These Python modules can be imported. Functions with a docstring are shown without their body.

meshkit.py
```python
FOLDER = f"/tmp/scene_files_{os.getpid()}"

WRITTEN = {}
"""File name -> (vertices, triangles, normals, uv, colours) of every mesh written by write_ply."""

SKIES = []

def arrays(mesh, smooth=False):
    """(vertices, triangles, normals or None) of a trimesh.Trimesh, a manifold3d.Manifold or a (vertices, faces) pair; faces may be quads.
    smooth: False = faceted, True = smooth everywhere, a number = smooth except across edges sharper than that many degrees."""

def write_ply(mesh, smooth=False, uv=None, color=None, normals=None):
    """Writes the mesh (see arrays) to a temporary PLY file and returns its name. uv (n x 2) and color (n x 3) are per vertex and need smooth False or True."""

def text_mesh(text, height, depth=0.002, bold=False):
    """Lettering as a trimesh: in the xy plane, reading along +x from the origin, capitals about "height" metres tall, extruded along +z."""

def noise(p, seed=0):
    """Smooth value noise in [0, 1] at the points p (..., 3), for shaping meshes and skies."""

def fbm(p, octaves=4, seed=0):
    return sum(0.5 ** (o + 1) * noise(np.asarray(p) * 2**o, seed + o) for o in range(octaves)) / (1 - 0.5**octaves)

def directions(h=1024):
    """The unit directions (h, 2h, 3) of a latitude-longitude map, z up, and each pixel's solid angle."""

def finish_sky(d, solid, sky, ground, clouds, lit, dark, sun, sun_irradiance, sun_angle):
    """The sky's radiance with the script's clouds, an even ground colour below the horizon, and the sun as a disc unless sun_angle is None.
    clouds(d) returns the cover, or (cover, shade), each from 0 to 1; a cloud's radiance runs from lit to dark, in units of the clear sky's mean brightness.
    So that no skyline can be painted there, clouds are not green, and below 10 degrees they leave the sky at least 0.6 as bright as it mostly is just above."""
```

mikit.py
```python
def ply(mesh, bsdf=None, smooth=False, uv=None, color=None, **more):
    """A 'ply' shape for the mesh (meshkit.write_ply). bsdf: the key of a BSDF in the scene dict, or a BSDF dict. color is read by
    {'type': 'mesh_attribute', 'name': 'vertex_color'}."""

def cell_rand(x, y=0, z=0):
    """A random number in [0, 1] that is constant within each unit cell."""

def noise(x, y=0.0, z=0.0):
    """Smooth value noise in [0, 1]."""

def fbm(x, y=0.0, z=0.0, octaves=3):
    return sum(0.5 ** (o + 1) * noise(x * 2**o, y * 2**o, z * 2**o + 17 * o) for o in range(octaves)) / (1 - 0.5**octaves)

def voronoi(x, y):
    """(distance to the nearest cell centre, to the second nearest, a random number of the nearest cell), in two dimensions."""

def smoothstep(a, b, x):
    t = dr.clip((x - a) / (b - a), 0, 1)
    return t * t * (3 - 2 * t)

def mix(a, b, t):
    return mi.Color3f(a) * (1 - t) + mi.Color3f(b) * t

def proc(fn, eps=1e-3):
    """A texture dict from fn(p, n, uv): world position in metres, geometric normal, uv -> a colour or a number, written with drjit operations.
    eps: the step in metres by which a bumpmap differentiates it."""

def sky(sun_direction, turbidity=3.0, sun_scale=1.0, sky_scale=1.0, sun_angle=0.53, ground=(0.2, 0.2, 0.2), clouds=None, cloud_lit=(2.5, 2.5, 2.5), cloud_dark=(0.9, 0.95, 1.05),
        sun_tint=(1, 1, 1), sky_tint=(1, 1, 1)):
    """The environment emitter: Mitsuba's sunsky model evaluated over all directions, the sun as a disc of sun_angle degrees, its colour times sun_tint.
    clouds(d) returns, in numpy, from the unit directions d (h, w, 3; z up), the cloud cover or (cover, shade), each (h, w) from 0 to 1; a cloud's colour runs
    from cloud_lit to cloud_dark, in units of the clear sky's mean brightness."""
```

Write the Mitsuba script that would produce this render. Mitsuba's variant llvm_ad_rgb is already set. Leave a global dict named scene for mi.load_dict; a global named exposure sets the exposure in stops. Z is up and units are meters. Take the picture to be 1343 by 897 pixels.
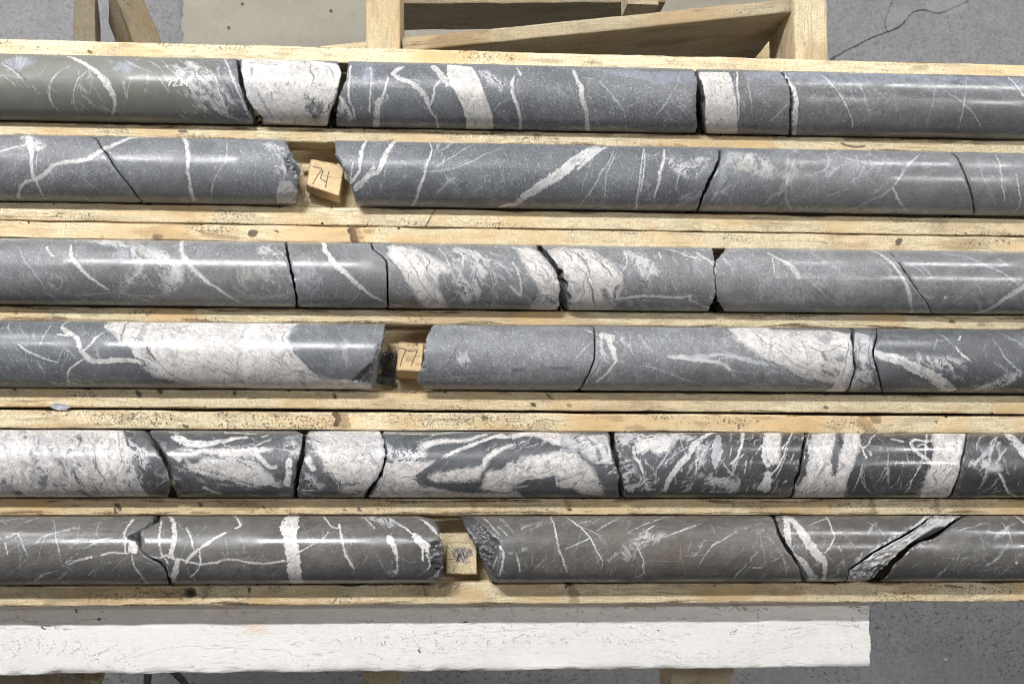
import math, random
import numpy as np, trimesh, drjit as dr, mitsuba as mi, mikit, meshkit
from mikit import noise, fbm, smoothstep, mix, cell_rand, voronoi
T = mi.ScalarTransform4f
rng = np.random.default_rng(7)
scene, labels = {}, {}

# ------------------------------------------------------------------ camera
F_PX = 1386.0                       # focal length in pixels of a 1343 px wide frame
def unit(v): return np.asarray(v, float) / np.linalg.norm(v)
XC = unit([18.78, .156, 1.0]); ZC = -unit([-.0539, .077, 1.0]); YC = np.cross(ZC, XC)
ROT = np.stack([XC, YC, ZC])
FWD = ROT @ [0, 0, 1.0]
EYE = -FWD * F_PX * .00072
def at(px, py, z=0.0):
    d = ROT @ [(px - 671.5) / F_PX, (py - 448.5) / F_PX, 1.0]
    return EYE + d * ((z - EYE[2]) / d[2])
scene['camera'] = {'type': 'perspective', 'fov': 2 * math.degrees(math.atan(671.5 / F_PX)), 'fov_axis': 'x', 'near_clip': .01, 'far_clip': 50.0,
                   'to_world': T().look_at(origin=EYE.tolist(), target=(EYE + FWD).tolist(), up=(ROT @ [0, -1.0, 0]).tolist())}
exposure = 0.24

# ------------------------------------------------------------------ lamps of the core shed, plus added highlight lamps and fill
def lamp(key, centre, length, width, power, label, tint=(1, 1, 1.01)):
    c = np.array(centre, float)
    aim = unit(np.array([0, 0, 0.]) - c)
    m = T().look_at(origin=c.tolist(), target=(c + [0, aim[1], aim[2]]).tolist(), up=[1, 0, 0])
    scene[key] = {'type': 'rectangle', 'to_world': m @ T().scale([width / 2, length / 2, 1]),
                  'bsdf': {'type': 'diffuse', 'reflectance': {'type': 'rgb', 'value': .8}},
                  'emitter': {'type': 'area', 'radiance': {'type': 'rgb', 'value': [power * t for t in tint]}}}
    labels[key] = {'label': label, 'category': 'lamp'}
lamp('tube_lamp', (-.70, 1.15, 1.80), .8, .07, 300, 'short white tube lamp hung closest above the far side of the boxes')
lamp('tube_lamp_001', (1.55, .28, 2.0), 1.2, .08, 66, 'long white tube lamp hung overhead to the right')
lamp('tube_lamp_002', (-3.4, 4.4, 2.45), 2.0, .14, 150, 'distant white tube lamp at the left, unseen, added for core highlights')  # unseen, added for highlights and brighter upper core edges
lamp('tube_lamp_003', (2.75, 4.4, 2.45), 2.0, .14, 120, 'distant white tube lamp at the right, unseen, added for core highlights')  # unseen, added for the upper highlight lines on the right-hand cores
scene['shed_bounce_fill'] = {'type': 'constant', 'radiance': {'type': 'rgb', 'value': [.10, .098, .098]}}  # even fill added in place of light bouncing off the shed walls
VEINS = """
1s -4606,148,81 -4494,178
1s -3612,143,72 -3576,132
1k -4713,171,3.6 -4597,103 -4503,27 -4433,-43 -4395,-118
1f -4690,146,5.8 -4592,72 -4501,-9 -4435,-93
1f -4689,22,5.2 -4602,-29 -4537,-96
1f -4728,-281,3.9 -4682,-349
1f -4073,129,5.8 -4151,83 -4212,-3 -4251,-81 -4255,-175 -4236,-269 -4199,-348 -4164,-375
1f -4264,-73,3.2 -4281,-159
1f -3920,79,5.2 -3974,11 -4022,-77 -4044,-171 -4046,-265 -4038,-331
1f -3965,-33,3.2 -3979,-135
1f -3879,-48,3.2 -3810,-149 -3771,-229
1f -4290,100,3.2 -4349,12
1q -4139,291,14.8 -4022,212,19.2 -3919,133,20.7 -3823,52,22.1 -3751,-19,29.5 -3702,-95,26.6 -3673,-181,17.7 -3687,-256,14.8 -3739,-348,10
1f -3967,378,3.9 -3808,377
1f -3634,248,6.5 -3511,158 -3400,103 -3328,74
1f -3531,254,3.9 -3385,222 -3286,153 -3223,57
1f -3310,74,4.5 -3237,-17 -3179,-110
1f -3513,31,3.9 -3544,-92 -3561,-188
1f -3614,47,3.2 -3597,-59
1p -3023,125,99 -2840,-43 -2680,-234
1f -3265,228,7.8 -3158,99 -3066,23 -2979,-81 -2900,-183 -2830,-299 -2745,-405
1k -3203,372,5 -3057,124 -2963,44 -2874,-44
1k -3013,-64,6.5 -2900,-183 -2791,-277 -2721,-372
1f -3136,278,9.1 -2988,126 -2876,27 -2788,-42
1q -2813,108,6.3 -2736,-6 -2721,-109 -2680,-234 -2668,-371
1f -3215,143,6.5 -3167,170 -3091,123
1f -2870,153,6.5 -2828,87 -2899,106
1q -2705,314,7.5 -2642,136 -2599,33 -2563,-55 -2517,-175 -2493,-270
1k -2746,133,10.1 -2650,-22 -2570,-176
1k -2896,209,4.3 -2781,132 -2720,30
1k -2968,104,4.3 -2841,-78 -2733,-235
1Pw -2563,378 -1890,337 -1648,236 -1612,101 -1643,-50 -1690,-172 -1733,-290 -1778,-539 -2252,-457 -2352,-418 -2413,-357 -2445,-206 -2489,-84 -2517,58
1g -2499,145,45 -2436,-32 -2355,-168 -2303,-328
1k -2385,-56,4.3 -2307,-222 -2255,-366
1f -2350,-64,5.2 -2286,-184 -2214,-325
1k -1899,266,10.1 -1895,139 -1865,74 -1876,-20
1k -1849,95,5.8 -1877,35
1m -1924,-107,36 -1865,-158 -1906,-252
1k -1925,-124,5.8 -1866,-176 -1893,-294
1k -1797,222,7.2 -1732,184 -1691,99 -1670,3
1k -1687,-33,5.8 -1723,-103
1k -1672,-154,8.6 -1718,-191 -1749,-269 -1840,-293 -1903,-385
1m -1798,-211,36 -1865,-368
1q -1532,223,8.8 -1532,62 -1538,-65 -1531,-151 -1500,-243 -1489,-343
1q -1618,-127,19.2 -1569,-206 -1524,-331
1p -1604,-207,36 -1562,-359
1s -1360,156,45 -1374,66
1q -1344,183,6.3 -1329,29 -1340,-95 -1351,-260
1f -1407,-27,3.9 -1338,28
1f -1302,11,3.9 -1231,-41
1q -1180,71,8.8 -1196,-23 -1231,-93,14.8 -1268,-181,26.6 -1286,-279,29.5 -1309,-564,31
1f -1231,-93,6.5 -1187,-84 -1179,-118 -1224,-163
1q -1044,227,14.8 -1112,151,26.6
1q -1146,114,20.7 -1039,54,22.1 -932,1 -861,-60,25.1 -826,-111,22.1 -799,-190,13.3 -764,-267,7.5 -729,-335,8.8 -715,-563,7.5
1q -694,53,7.5 -747,-13,8.8 -764,-101,10 -790,-190,8.8
1f -986,56,3.9 -844,40 -755,-14
1f -1179,-5,3.2 -985,-19 -897,-34
1q -760,241,29.5 -686,115 -614,26
1Pw -635,298 -401,250 -340,92 -295,-22 -239,-160 -201,-275 -181,-563 -439,-563 -451,-327 -488,-183 -543,-62 -596,8 -633,106
1f -193,-215,6.5 -142,-150 -62,-104
1f -157,-223,3.9 -73,-317 -16,-384
1p -277,139,54 -117,18
1q 18,247,8.8 59,142
1q -4,128,7.5 -23,63,14.8 -13,-65,16.2 25,-169 58,-309,14.8 78,-563,13.3
1f 69,168,3.9 338,158
1q 559,234,10 578,99,20.7 617,20,22.1 631,-69,20.7 658,-157 692,-271,19.2 733,-563
1f 633,122,5.2 749,103 837,34 927,-63 1003,-150 1054,-263 1112,-563
1f 685,91,3.2 711,41
1f 1023,-167,3.2 1128,-121 1233,-57
1f 1580,243,5.2 1534,80 1486,-17 1418,-124 1370,-197 1323,-257
1Ps 796,245 1724,230 1710,118 1343,55 1201,115 880,181
1Pw 1728,250 2042,258 2056,116 2076,-4 2100,-128 2125,-260 2197,-563 1867,-563
1k 2068,140,5 2067,14 2096,-75 2117,-163
1q 2137,273,8.8 2098,73 2113,-39,10 2128,-163,7.5 2138,-304,3.8
1f 2221,234,5.2 2212,56 2233,-72 2268,-236
1Ps 2213,289 3574,342 3971,295 4298,262 4804,294 4943,251 4895,105 4553,183 4268,173 3880,112 3693,107 3515,150 3283,96 2953,110 2775,153 2406,142 2186,148
1f 2432,-303,5.2 2503,-207 2598,-88
1q 2581,239,13.3 2613,112,17.7 2651,31,20.7 2667,-78,22.1 2672,-204 2757,-563,19.2
1q 2949,229,6.3 3024,90 3100,-15 3151,-103 3215,-212 3260,-319
1f 3219,230,5.2 3285,108 3322,8 3343,-82 3390,-161
1f 3956,225,5.2 4065,106 4185,17 4318,-80 4419,-178 4511,-288 4568,-396
1f 4028,105,3.9 3989,-51 3974,-196 3992,-382
1f 4348,191,5.2 4307,29 4292,-99 4290,-249 4312,-343
1q 4792,265,10 4838,126 4883,22
1f 4596,-413,3.2 4804,-372 4954,-312
1k 4760,-358,3.6 4841,-328
1f 3700,-360,2.6 3722,-262
2f -4701,234,5.2 -4527,223
2q -4664,78,6.3 -4570,121 -4458,153
2q -4503,399,17.7 -4408,159,26.6 -4382,55,17.7 -4378,-51,14.8 -4372,-163
2p -4477,281,54 -4336,138
2f -4322,186,5.2 -4332,56 -4336,-50 -4369,-145
2f -4341,161,3.9 -4304,215
2q -3405,399,19.2 -3531,344,22.1 -3634,206 -3756,129 -3832,57,20.7 -3930,9,19.2 -4150,-21 -4219,-82 -4301,-144 -4365,-172,16.2 -4455,-201,14.8 -4516,-273,13.3 -4575,-398
2q -4356,-171,10 -4339,-248 -4337,-357,7.5
2k -4030,81,3.6 -3940,197
2q -3087,399,14.8 -3008,170,16.2 -2984,26 -2984,-79 -2968,-203,14.8 -2981,-402,13.3
2f -2677,399,6.5 -2640,132 -2649,14 -2737,-126 -2781,-219 -2815,-396
2p -2245,208,54 -2111,73 -2143,-54
2Pd -2128,72 -2055,136 -1997,56 -1978,-34 -1988,-121 -2040,-104 -2091,-53
2Pc -2146,-150 -2058,-140 -2006,-254 -2049,-455 -2214,-435 -2201,-280
2q -1384,400,10 -1411,164,17.7 -1424,67 -1430,-42,14.8 -1465,-95,13.3 -1511,-158,10
2f -1484,46,5.2 -1500,-43 -1519,-131
2q -1113,355,17.7 -1181,145,22.1 -1213,33 -1264,-48,20.7 -1343,-84,19.2 -1397,-147,26.6 -1469,-203,29.5
2q -1300,-14,19.2 -1343,-75
2f -1399,-202,5.2 -1420,-404
2f -1503,-185,7.8 -1468,-339
2q -801,400,6.3 -768,167,7.5 -801,40,8.8 -827,-50,10 -853,-138,13.3 -889,-233,14.8 -949,-459,13.3
2f -378,317,5.2 -520,161 -626,72 -731,14
2f -93,239,5.2 -272,143 -449,37 -625,-20 -800,-49
2f -128,245,3.2 -77,125
2f -695,-30,3.2 -553,-151 -482,-225
2f -539,231,2.6 -573,125
2q -109,-447,29.5 -7,-378
2q 781,292,44.3 661,166,47.2 568,86,48.7 478,8 389,-64,47.2 302,-119,45.8 198,-194,42.8 95,-279,36.9 -5,-417,32.5
2q 872,297,14.8 694,109,22.1 585,10,8.8
2k 75,-394,3.6 97,-316 145,-357 123,-436
2f 749,132,3.2 692,12 649,-113 639,-226
2f 941,268,6.5 900,113 817,-4 783,-93 718,-204 650,-344 649,-542
2f 960,186,5.2 907,72 862,-39 853,-145 849,-264 862,-507
2q 1233,280,6.3 1197,120 1178,2 1174,-104 1162,-237 1184,-443
2q 1231,194,5 1217,59 1207,-51 1184,-196
2g 1244,-157,45 1242,-257
2q 1423,267,6.3 1405,124,13.3 1364,24,14.8 1357,-101,13.3 1337,-193,7.5 1330,-277,3.8
2f 1238,167,3.2 1328,170 1390,229
2p 1501,84,63 1660,10 1754,89
2f 1577,128,5.2 1552,-10 1520,-116 1550,-230
2f 1652,153,5.2 1698,48 1715,-43
2f 1499,26,5.2 1535,-46
2g 1766,-216,27 1647,-271,45 1570,-351,36
2f 1823,-166,6.5 1789,-246 1768,-378
2g 2062,218,36 1989,73 1950,-56 1898,-244
2k 2040,-19,4.3 1973,-127 1916,-244
2y 2099,96,72 2390,23
2p 2148,191,54 2357,123
2y 2622,58,54 2571,-125
2f 2650,143,10.4 2567,-89 2580,-240 2695,-425
2f 2384,34,5.2 2500,117
2f 2673,168,6.5 2831,289
2f 2981,297,6.5 2978,127 2931,44 2801,-14
2y 2687,144,10.8 2747,3 2820,5
2f 3062,255,6.5 3169,167 3275,145
2k 3273,133,4.3 3371,33 3424,-39 3436,-75
2f 3333,13,3.9 3414,93 3477,138
2f 3721,225,3.9 3704,120
2f 3904,268,14.3 3760,121 3664,1 3594,-99
2k 3814,158,3.6 3701,20
2f 3553,-1,3.9 3651,77
2f 3594,-99,6.5 3502,-203 3342,-294 3202,-430
2q 3589,-126,8.8 3640,-201,10 3711,-286,8.8 3822,-406,7.5
2q 3630,-32,14.8 3634,-36
2f 2917,-224,3.9 3055,-182 3156,-124
2k 4020,127,7.2 4023,123
2k 3979,34,6.5 3981,30
2k 4038,-156,6.5 4042,-160
2k 4213,-191,5.8 4219,-201
2k 3768,-262,5.8 3772,-262
2k 3935,-259,5.8 3938,-259
2f 4446,216,3.9 4442,33 4522,-111 4640,-292
2q 4640,257,5 4637,96 4637,-55 4699,-223
2q 4778,39,5 4796,-71 4845,-181 4873,-287 4866,-392
2f 4569,190,3.9 4605,117
3q -4494,428,5 -4376,389 -4297,428
3f -4027,374,5.2 -3994,239
3f -4487,215,5.8 -4423,76 -4349,-3 -4285,-97 -4234,-207
3q -4251,219,7.5 -4209,148 -4149,99
3f -4081,-34,4.5 -4076,-112 -4107,-205
3f -4577,176,3.2 -4493,94
3f -4031,9,3.2 -3975,-111
3f -4208,98,3.2 -4148,-27
3q -4036,238,8.8 -3993,101,14.8 -3931,19,16.2 -3862,-57,14.8 -3783,-126,13.3 -3675,-204,8.8
3y -3854,317,45 -3661,300 -3464,196 -3369,71 -3406,-18 -3493,-105 -3555,-198
3p -3830,295,54 -3621,282 -3459,172
3f -3616,264,13 -3456,150 -3369,71 -3372,-17 -3458,-87 -3535,-179
3y -3485,286,63 -3286,152 -3138,56 -3084,-48 -3163,-194
3p -3215,132,54 -3103,38 -3050,-65 -3126,-174
3f -3451,287,10.4 -3288,163 -3143,103 -3050,4 -3042,-82 -3109,-173
3k -3392,173,4.3 -3325,54 -3271,1 -3220,-67 -3208,-137
3k -3408,-104,3.6 -3341,-103 -3271,-68
3f -3545,-240,9.1 -3438,-298 -3315,-357
3f -3977,-269,5.2 -3804,-255 -3627,-220
3f -3533,-263,3.9 -3364,-272 -3207,-258
3q -3063,428,13.3 -3046,246,16.2 -3010,135,19.2 -2932,32 -2846,-63,17.7 -2748,-150,14.8 -2637,-228,13.3 -2518,-358,8.8
3f -2556,-196,3.2 -2607,-261
3f -2616,-8,3.2 -2627,-131
3y -2524,-129,54 -2361,-269
3g -3605,126,45 -3488,138
3p -2262,230,72 -2155,205
3y -2448,-51,63 -2243,-14
3f -2367,-311,5.2 -2186,-257 -2097,-234
3q -1775,385,19.2 -1729,200,22.1 -1661,93,23.6 -1572,2,22.1 -1485,-75,19.2 -1383,-174,16.2 -1282,-256,14.8 -1163,-335,10 -1025,-412,7.5
3f -1403,-164,5.8 -1447,-247 -1514,-326 -1675,-362
3f -1752,-43,4.5 -1798,-150 -1855,-230 -1868,-366
3f -1392,68,3.9 -1381,-4
3f -1863,377,3.9 -1855,239
3g -1968,-46,81 -1831,-96
3Pq -1167,291 -1116,315 -990,277 -919,261 -828,157 -791,57 -782,-67 -738,-138 -685,-215 -616,-428 -794,-434 -914,-240 -982,-87 -1070,53 -1159,130
3k -1255,288,5 -1159,130 -1087,53 -1017,-52 -930,-198
3k -1078,274,5 -1003,154 -931,55 -860,-85 -799,-196 -765,-285 -785,-434
3Pq -974,297 -848,232 -740,136 -643,78 -599,-12 -686,-31 -685,-119 -668,-194 -606,-341 -686,-379 -755,-120 -827,75
3k -956,297,7.2 -847,191 -783,95 -808,21 -755,-66 -720,-110 -677,-156
3k -686,22,5.8 -676,-175
3q -690,267,5 -617,117 -599,59
3q -557,270,6.3 -477,174 -468,43
3f -633,-136,6.5 -474,-245
3f -597,-340,5.2 -510,-192 -510,-117 -406,-80
3p -513,211,72 -319,82 -387,-171
3f -319,101,9.1 -389,-27 -423,-134
3q -425,241,7.5 -336,201 -284,132 -214,123
3f -214,123,9.1 -126,85 -73,12 -15,-49
3k -302,102,5.8 -231,-8 -212,-132
3f -196,-60,5.2 -210,-209
3f -141,247,5.2 -14,147
3p -512,6,54 -438,-281
3q -15,94,6.3 20,38 56,-68 69,-218
3q -31,-122,8.8 60,-218
3Pq 9,302 169,286 269,161 346,42 408,-46 438,-154 450,-513 204,-513 174,-346 237,-216 215,-119 125,3 73,115
3k 92,158,5 179,96 213,22
3k 213,-13,5 266,-30 321,-100
3k 249,59,5 301,5 337,-47
3k 161,-84,4.3 340,-155 393,-154
3m 204,-261,45 402,-283
3k 221,-238,4.3 343,-215 418,-258
3Pq 309,239 440,317 706,282 821,170 940,68 1001,-4 1003,-110 973,-275 952,-513 806,-513 532,-512 523,-234 461,-46
3k 420,294,8.6 502,201 534,122
3k 534,122,5.8 611,54 664,-26 639,-97 653,-190 631,-255 661,-372
3k 473,283,13 592,203 658,123 691,46 699,-8
3k 699,-8,10.1 682,-69 730,-150 747,-254 787,-370
3k 732,168,6.5 834,86 885,12 921,-58
3k 649,246,4.3 766,146 850,48
3k 819,147,4.3 939,31 974,-4
3m 837,-149,27 884,-276
3m 959,-111,21.6 926,-332
3q 1044,255,5 1049,108 1010,32
3q 1161,175,5 1171,71 1205,-19
3q 1236,201,5 1214,16
3q 1299,112,5 1259,-1 1224,-54
3q 1368,247,7.5 1375,167
3f 1154,-91,5.2 1089,-185
3f 1225,260,3.9 1117,52
3p 1095,226,54 1295,17
3q 953,-251,8.8 1059,-238 1163,-209,13.3 1306,-207 1488,-228 1655,-198
3q 1656,-209,10 1654,-253 1753,-303 1880,-386
3k 1404,359,4.3 1518,285 1595,195 1698,161
3q 1435,328,7.5 1533,267 1631,196 1719,180
3q 1715,272,10 1774,186 1839,130 1862,90
3j 1638,97,27 1652,4
3q 2403,261,10 2494,171 2576,118,19.2 2641,41,20.7 2666,-13,14.8
3q 2432,182,6.3 2433,38
3f 2515,49,7.8 2603,13
3f 2666,-31,5.2 2711,-139 2758,-351
3f 2712,5,6.5 2823,-83 2970,-216
3f 2714,-84,3.9 2829,-240
3f 2993,-237,3.9 3231,-360
3j 3398,129,18 3495,33 3607,-92
3q 3444,349,8.8 3524,202,13.3 3593,91,14.8 3649,-2 3708,-100 3761,-227,13.3 3881,-513,10
3f 3729,134,5.2 3795,94 3861,28
3f 4149,296,7.8 4329,231 4435,156 4532,94 4636,47 4706,-7 4782,-70
3q 4825,-69,25.1 4736,-135 4646,-216 4573,-318 4514,-394 4345,-513,6.3
3k 4658,-195,3.6 4579,-289
3f 4732,-194,6.5 4858,-285
3j 4342,62,18 4521,194 4690,291
3j 4119,-86,12.6 3987,-298
3j 4342,-102,12.6 4142,-360
3j 4415,-187,21.6 4461,-219
3q 4083,-191,13.3 4088,-195
3j 4699,224,14.4 4724,127
4f -4585,387,3.9 -4571,259 -4515,184
4f -4337,263,3.9 -4305,145
4f -4193,338,4.5 -4215,188 -4256,35
4f -4471,260,4.5 -4351,124
4q -4425,59,6.3 -4337,0 -4253,-34 -4171,-67 -4089,-93
4q -4070,451,7.5 -4097,252
4q -4080,252,19.2 -3994,179,25.1 -3925,129,22.1 -3898,55,20.7 -3852,-22,19.2
4q -4109,167,8.8 -4023,158
4q -3705,205,7.5 -3766,130 -3853,3
4f -3831,204,7.8 -3906,159
4q -3844,-31,26.6 -3769,-73,25.1 -3652,-81 -3551,-66,22.1 -3450,-71,19.2 -3351,-96
4q -3861,-65,8.8 -3958,-128 -4000,-185 -4025,-264 -4023,-320
4f -3803,-288,3.9 -3807,-335
4Pq -3722,272 -3682,451 -3508,451 -3161,451 -2812,451 -2387,450 -2364,-401 -2781,-382 -3007,-309 -3153,-268 -3277,-200 -3353,-123 -3251,-113 -3315,-44 -3435,41 -3489,76 -3522,67 -3605,173
4Pm -3406,334 -3352,451 -3333,249 -3335,176 -3287,78 -3248,-9 -3232,-78 -3282,-61 -3361,60 -3399,154
4k -3523,76,10.1 -3539,220 -3526,451
4k -3471,59,5.8 -3382,-44
4q -3417,7,22.1 -3316,-70 -3186,-150
4k -3321,78,7.2 -3248,-26 -3168,-131
4k -3169,-150,5.8 -3092,-209 -2970,-293 -2853,-307
4m -3056,451,9 -3161,318 -3186,200 -3171,97
4k -3178,318,4.3 -3146,252
4k -3268,51,10.1 -3264,50
4k -2979,180,11.5 -2975,175
4k -2853,43,11.5 -2844,37
4k -2851,-54,8.6 -2848,-57
4k -2792,12,7.2 -2789,8
4k -2644,-155,7.2 -2580,-194 -2495,-204
4k -2633,259,4.3 -2573,207
4k -2561,332,4.3 -2608,207
4f -3279,-211,5.2 -3215,-232
4k -2870,-307,4.3 -2807,-340
4k -2597,-320,5.8 -2487,-275 -2375,-334
4Pq -2457,451 -1964,451 -2042,262 -2046,143 -2005,32 -1919,-71 -1803,-182 -1617,-246 -1377,-283 -1239,-311 -1251,-489 -2450,-489
4g -1974,337,18 -2050,185 -2053,123 -1987,-3 -1919,-71
4k -2015,314,5 -2087,208 -2096,123 -2056,31 -1970,-54
4k -2031,164,5 -1997,32 -1901,-63 -1819,-162 -1753,-213
4m -1991,-164,10.8 -1821,-203 -1618,-259
4k -2245,231,4.3 -2168,292
4f -2012,295,5.2 -2081,143 -2005,14
4y -1531,451,7.2 -1518,71 -1530,-160
4y -1382,257,5.4 -1277,245
4y -1281,355,5.4 -1272,218
4Pd -1212,184 -1283,-49 -1370,-130 -1406,-159 -1480,-270 -1309,-312 -1232,-14
4k -578,324,4.3 -480,203 -471,138 -540,35 -592,-62 -635,-134
4p -470,-43,54 -418,-25
4f -853,-252,3.9 -696,-234 -521,-214 -172,-190
4f -157,121,2.6 -87,47
4j -608,-215,9 -347,-181 -9,-168
4j 445,264,6.3 421,164 435,48
4j 445,264,6.3 564,299 686,268 732,189
4m -10,-133,18 252,-122 515,-111
4f 729,146,5.2 637,50 549,-48
4q 824,227,32.5 874,191,36.9 909,180
4q 874,191,22.1 895,107 927,16,17.7 945,-45
4q 945,-45,10 870,-146 774,-267
4p 818,147,54 866,51 830,-20
4f 821,-37,6.5 780,-127 699,-231
4f 760,-38,6.5 745,-128
4f 737,-255,3.9 729,-346
4q 671,301,6.3 771,226
4f 1079,274,3.9 1082,129 1025,35
4f 1165,245,3.9 1223,110 1290,37
4f 1150,-88,6.5 1292,-105 1494,-181 1860,-332
4f 1405,-182,2.6 1364,-275
4f 1431,2,18.1 1574,-5 1752,-30 1930,-56
4q 1431,2,14.8 1609,-14 1823,-39 1949,-64 2006,-118
4f 1930,24,22 2108,-10 2288,-53 2366,-79
4f 2006,-118,13 2170,-146
4f 1414,2,19.4 1716,5 1930,24
4f 1785,189,4.5 2017,185
4f 1777,254,3.9 1829,116
4j 2033,-198,27 2244,-267 2320,-196
4f 2253,-310,5.2 2370,-266
4Pq 2034,354 2188,451 2452,451 2364,-26 2287,9 2168,99 2073,193
4k 2248,334,5.8 2292,207 2373,121
4Pq 2391,328 2593,332 3048,320 3178,268 3165,144 3149,-24 3164,-114 3149,-264 3170,-489 2965,-489 3022,-265 2870,-241 2698,-197 2540,-100 2357,-12
4Pm 2829,263 3004,299 3010,187 2944,122 2862,174
4Pm 2605,311 2679,313 2673,219 2615,206
4k 2670,207,5.8 2708,120 2734,-9
4k 2368,137,5.8 2485,52 2573,-28 2720,-98 2871,-154 3005,-194
4k 2729,140,5 2846,64 2974,83 3092,144
4k 2846,64,4.3 2933,-25 3042,-60
4m 2898,28,45 3041,-7
4m 2882,-97,36 3013,-134
4k 2934,28,4.3 3055,-173
4k 3060,165,4.3 2954,65
4k 3007,-78,4.3 3120,-292
4k 3147,144,5.8 3095,12 3077,-194
4g 3318,214,27 3262,67 3278,-76
4p 3290,214,90 3262,-95 3266,-291
4k 3261,240,5 3226,67 3206,-77
4k 3381,271,5 3317,68 3332,-76 3300,-214
4k 3227,-215,7.2 3288,-238 3289,-361
4q 3215,-152,8.8 3215,-238
4f 3369,-76,9.1 3331,-192 3491,-358
4k 3331,-262,5.8 3397,-237
4q 3396,41,36.9 3494,6 3602,-11,44.3 3733,-82 3867,-137,51.7 3993,-209,59 4153,-349,66.4
4k 3439,-4,5.8 3494,-39
4k 3733,-91,5 3873,-167 3963,-232
4k 3902,-209,7.2 4035,-283
4f 4000,198,14.3 3939,92
4f 4015,186,7.8 4130,199
4q 4241,253,7.5 4204,200
4q 4162,113,8.8 4206,38 4277,-15
4q 3948,-9,14.8 3959,-27
4f 3766,-1,6.5 3857,-9
4f 4118,-197,6.5 4223,-175
4p 3730,-19,54 4168,-43
4f 4537,204,5.8 4582,97 4626,5 4809,-140
4f 4409,105,5.2 4443,22
4f 4960,-489,15.6 4452,-392
4f 4376,-430,22 4496,-279 4636,-203
4p 4508,-309,54 4654,-203 4749,-141
4f 4749,-141,16.8 4662,-277 4570,-325
4f 3556,244,5.2 3699,232
4f 3828,234,3.9 3962,249
5Pq -4790,481 -3591,481 -3386,18 -3286,-385 -4753,-459
5PM -4357,423 -3844,368 -3737,158 -3685,-50 -3703,-356 -4276,-357 -4283,16
5PM -4789,482 -4373,422 -4359,240 -4684,216
5PM -4648,-105 -4400,-104 -4394,-357 -4713,-358
5PM -3556,371 -3331,299 -3219,18 -3278,-279 -3447,-280
5m -4491,420,27 -4392,292
5m -3963,197,18 -3939,295 -3906,295 -3891,177
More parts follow.
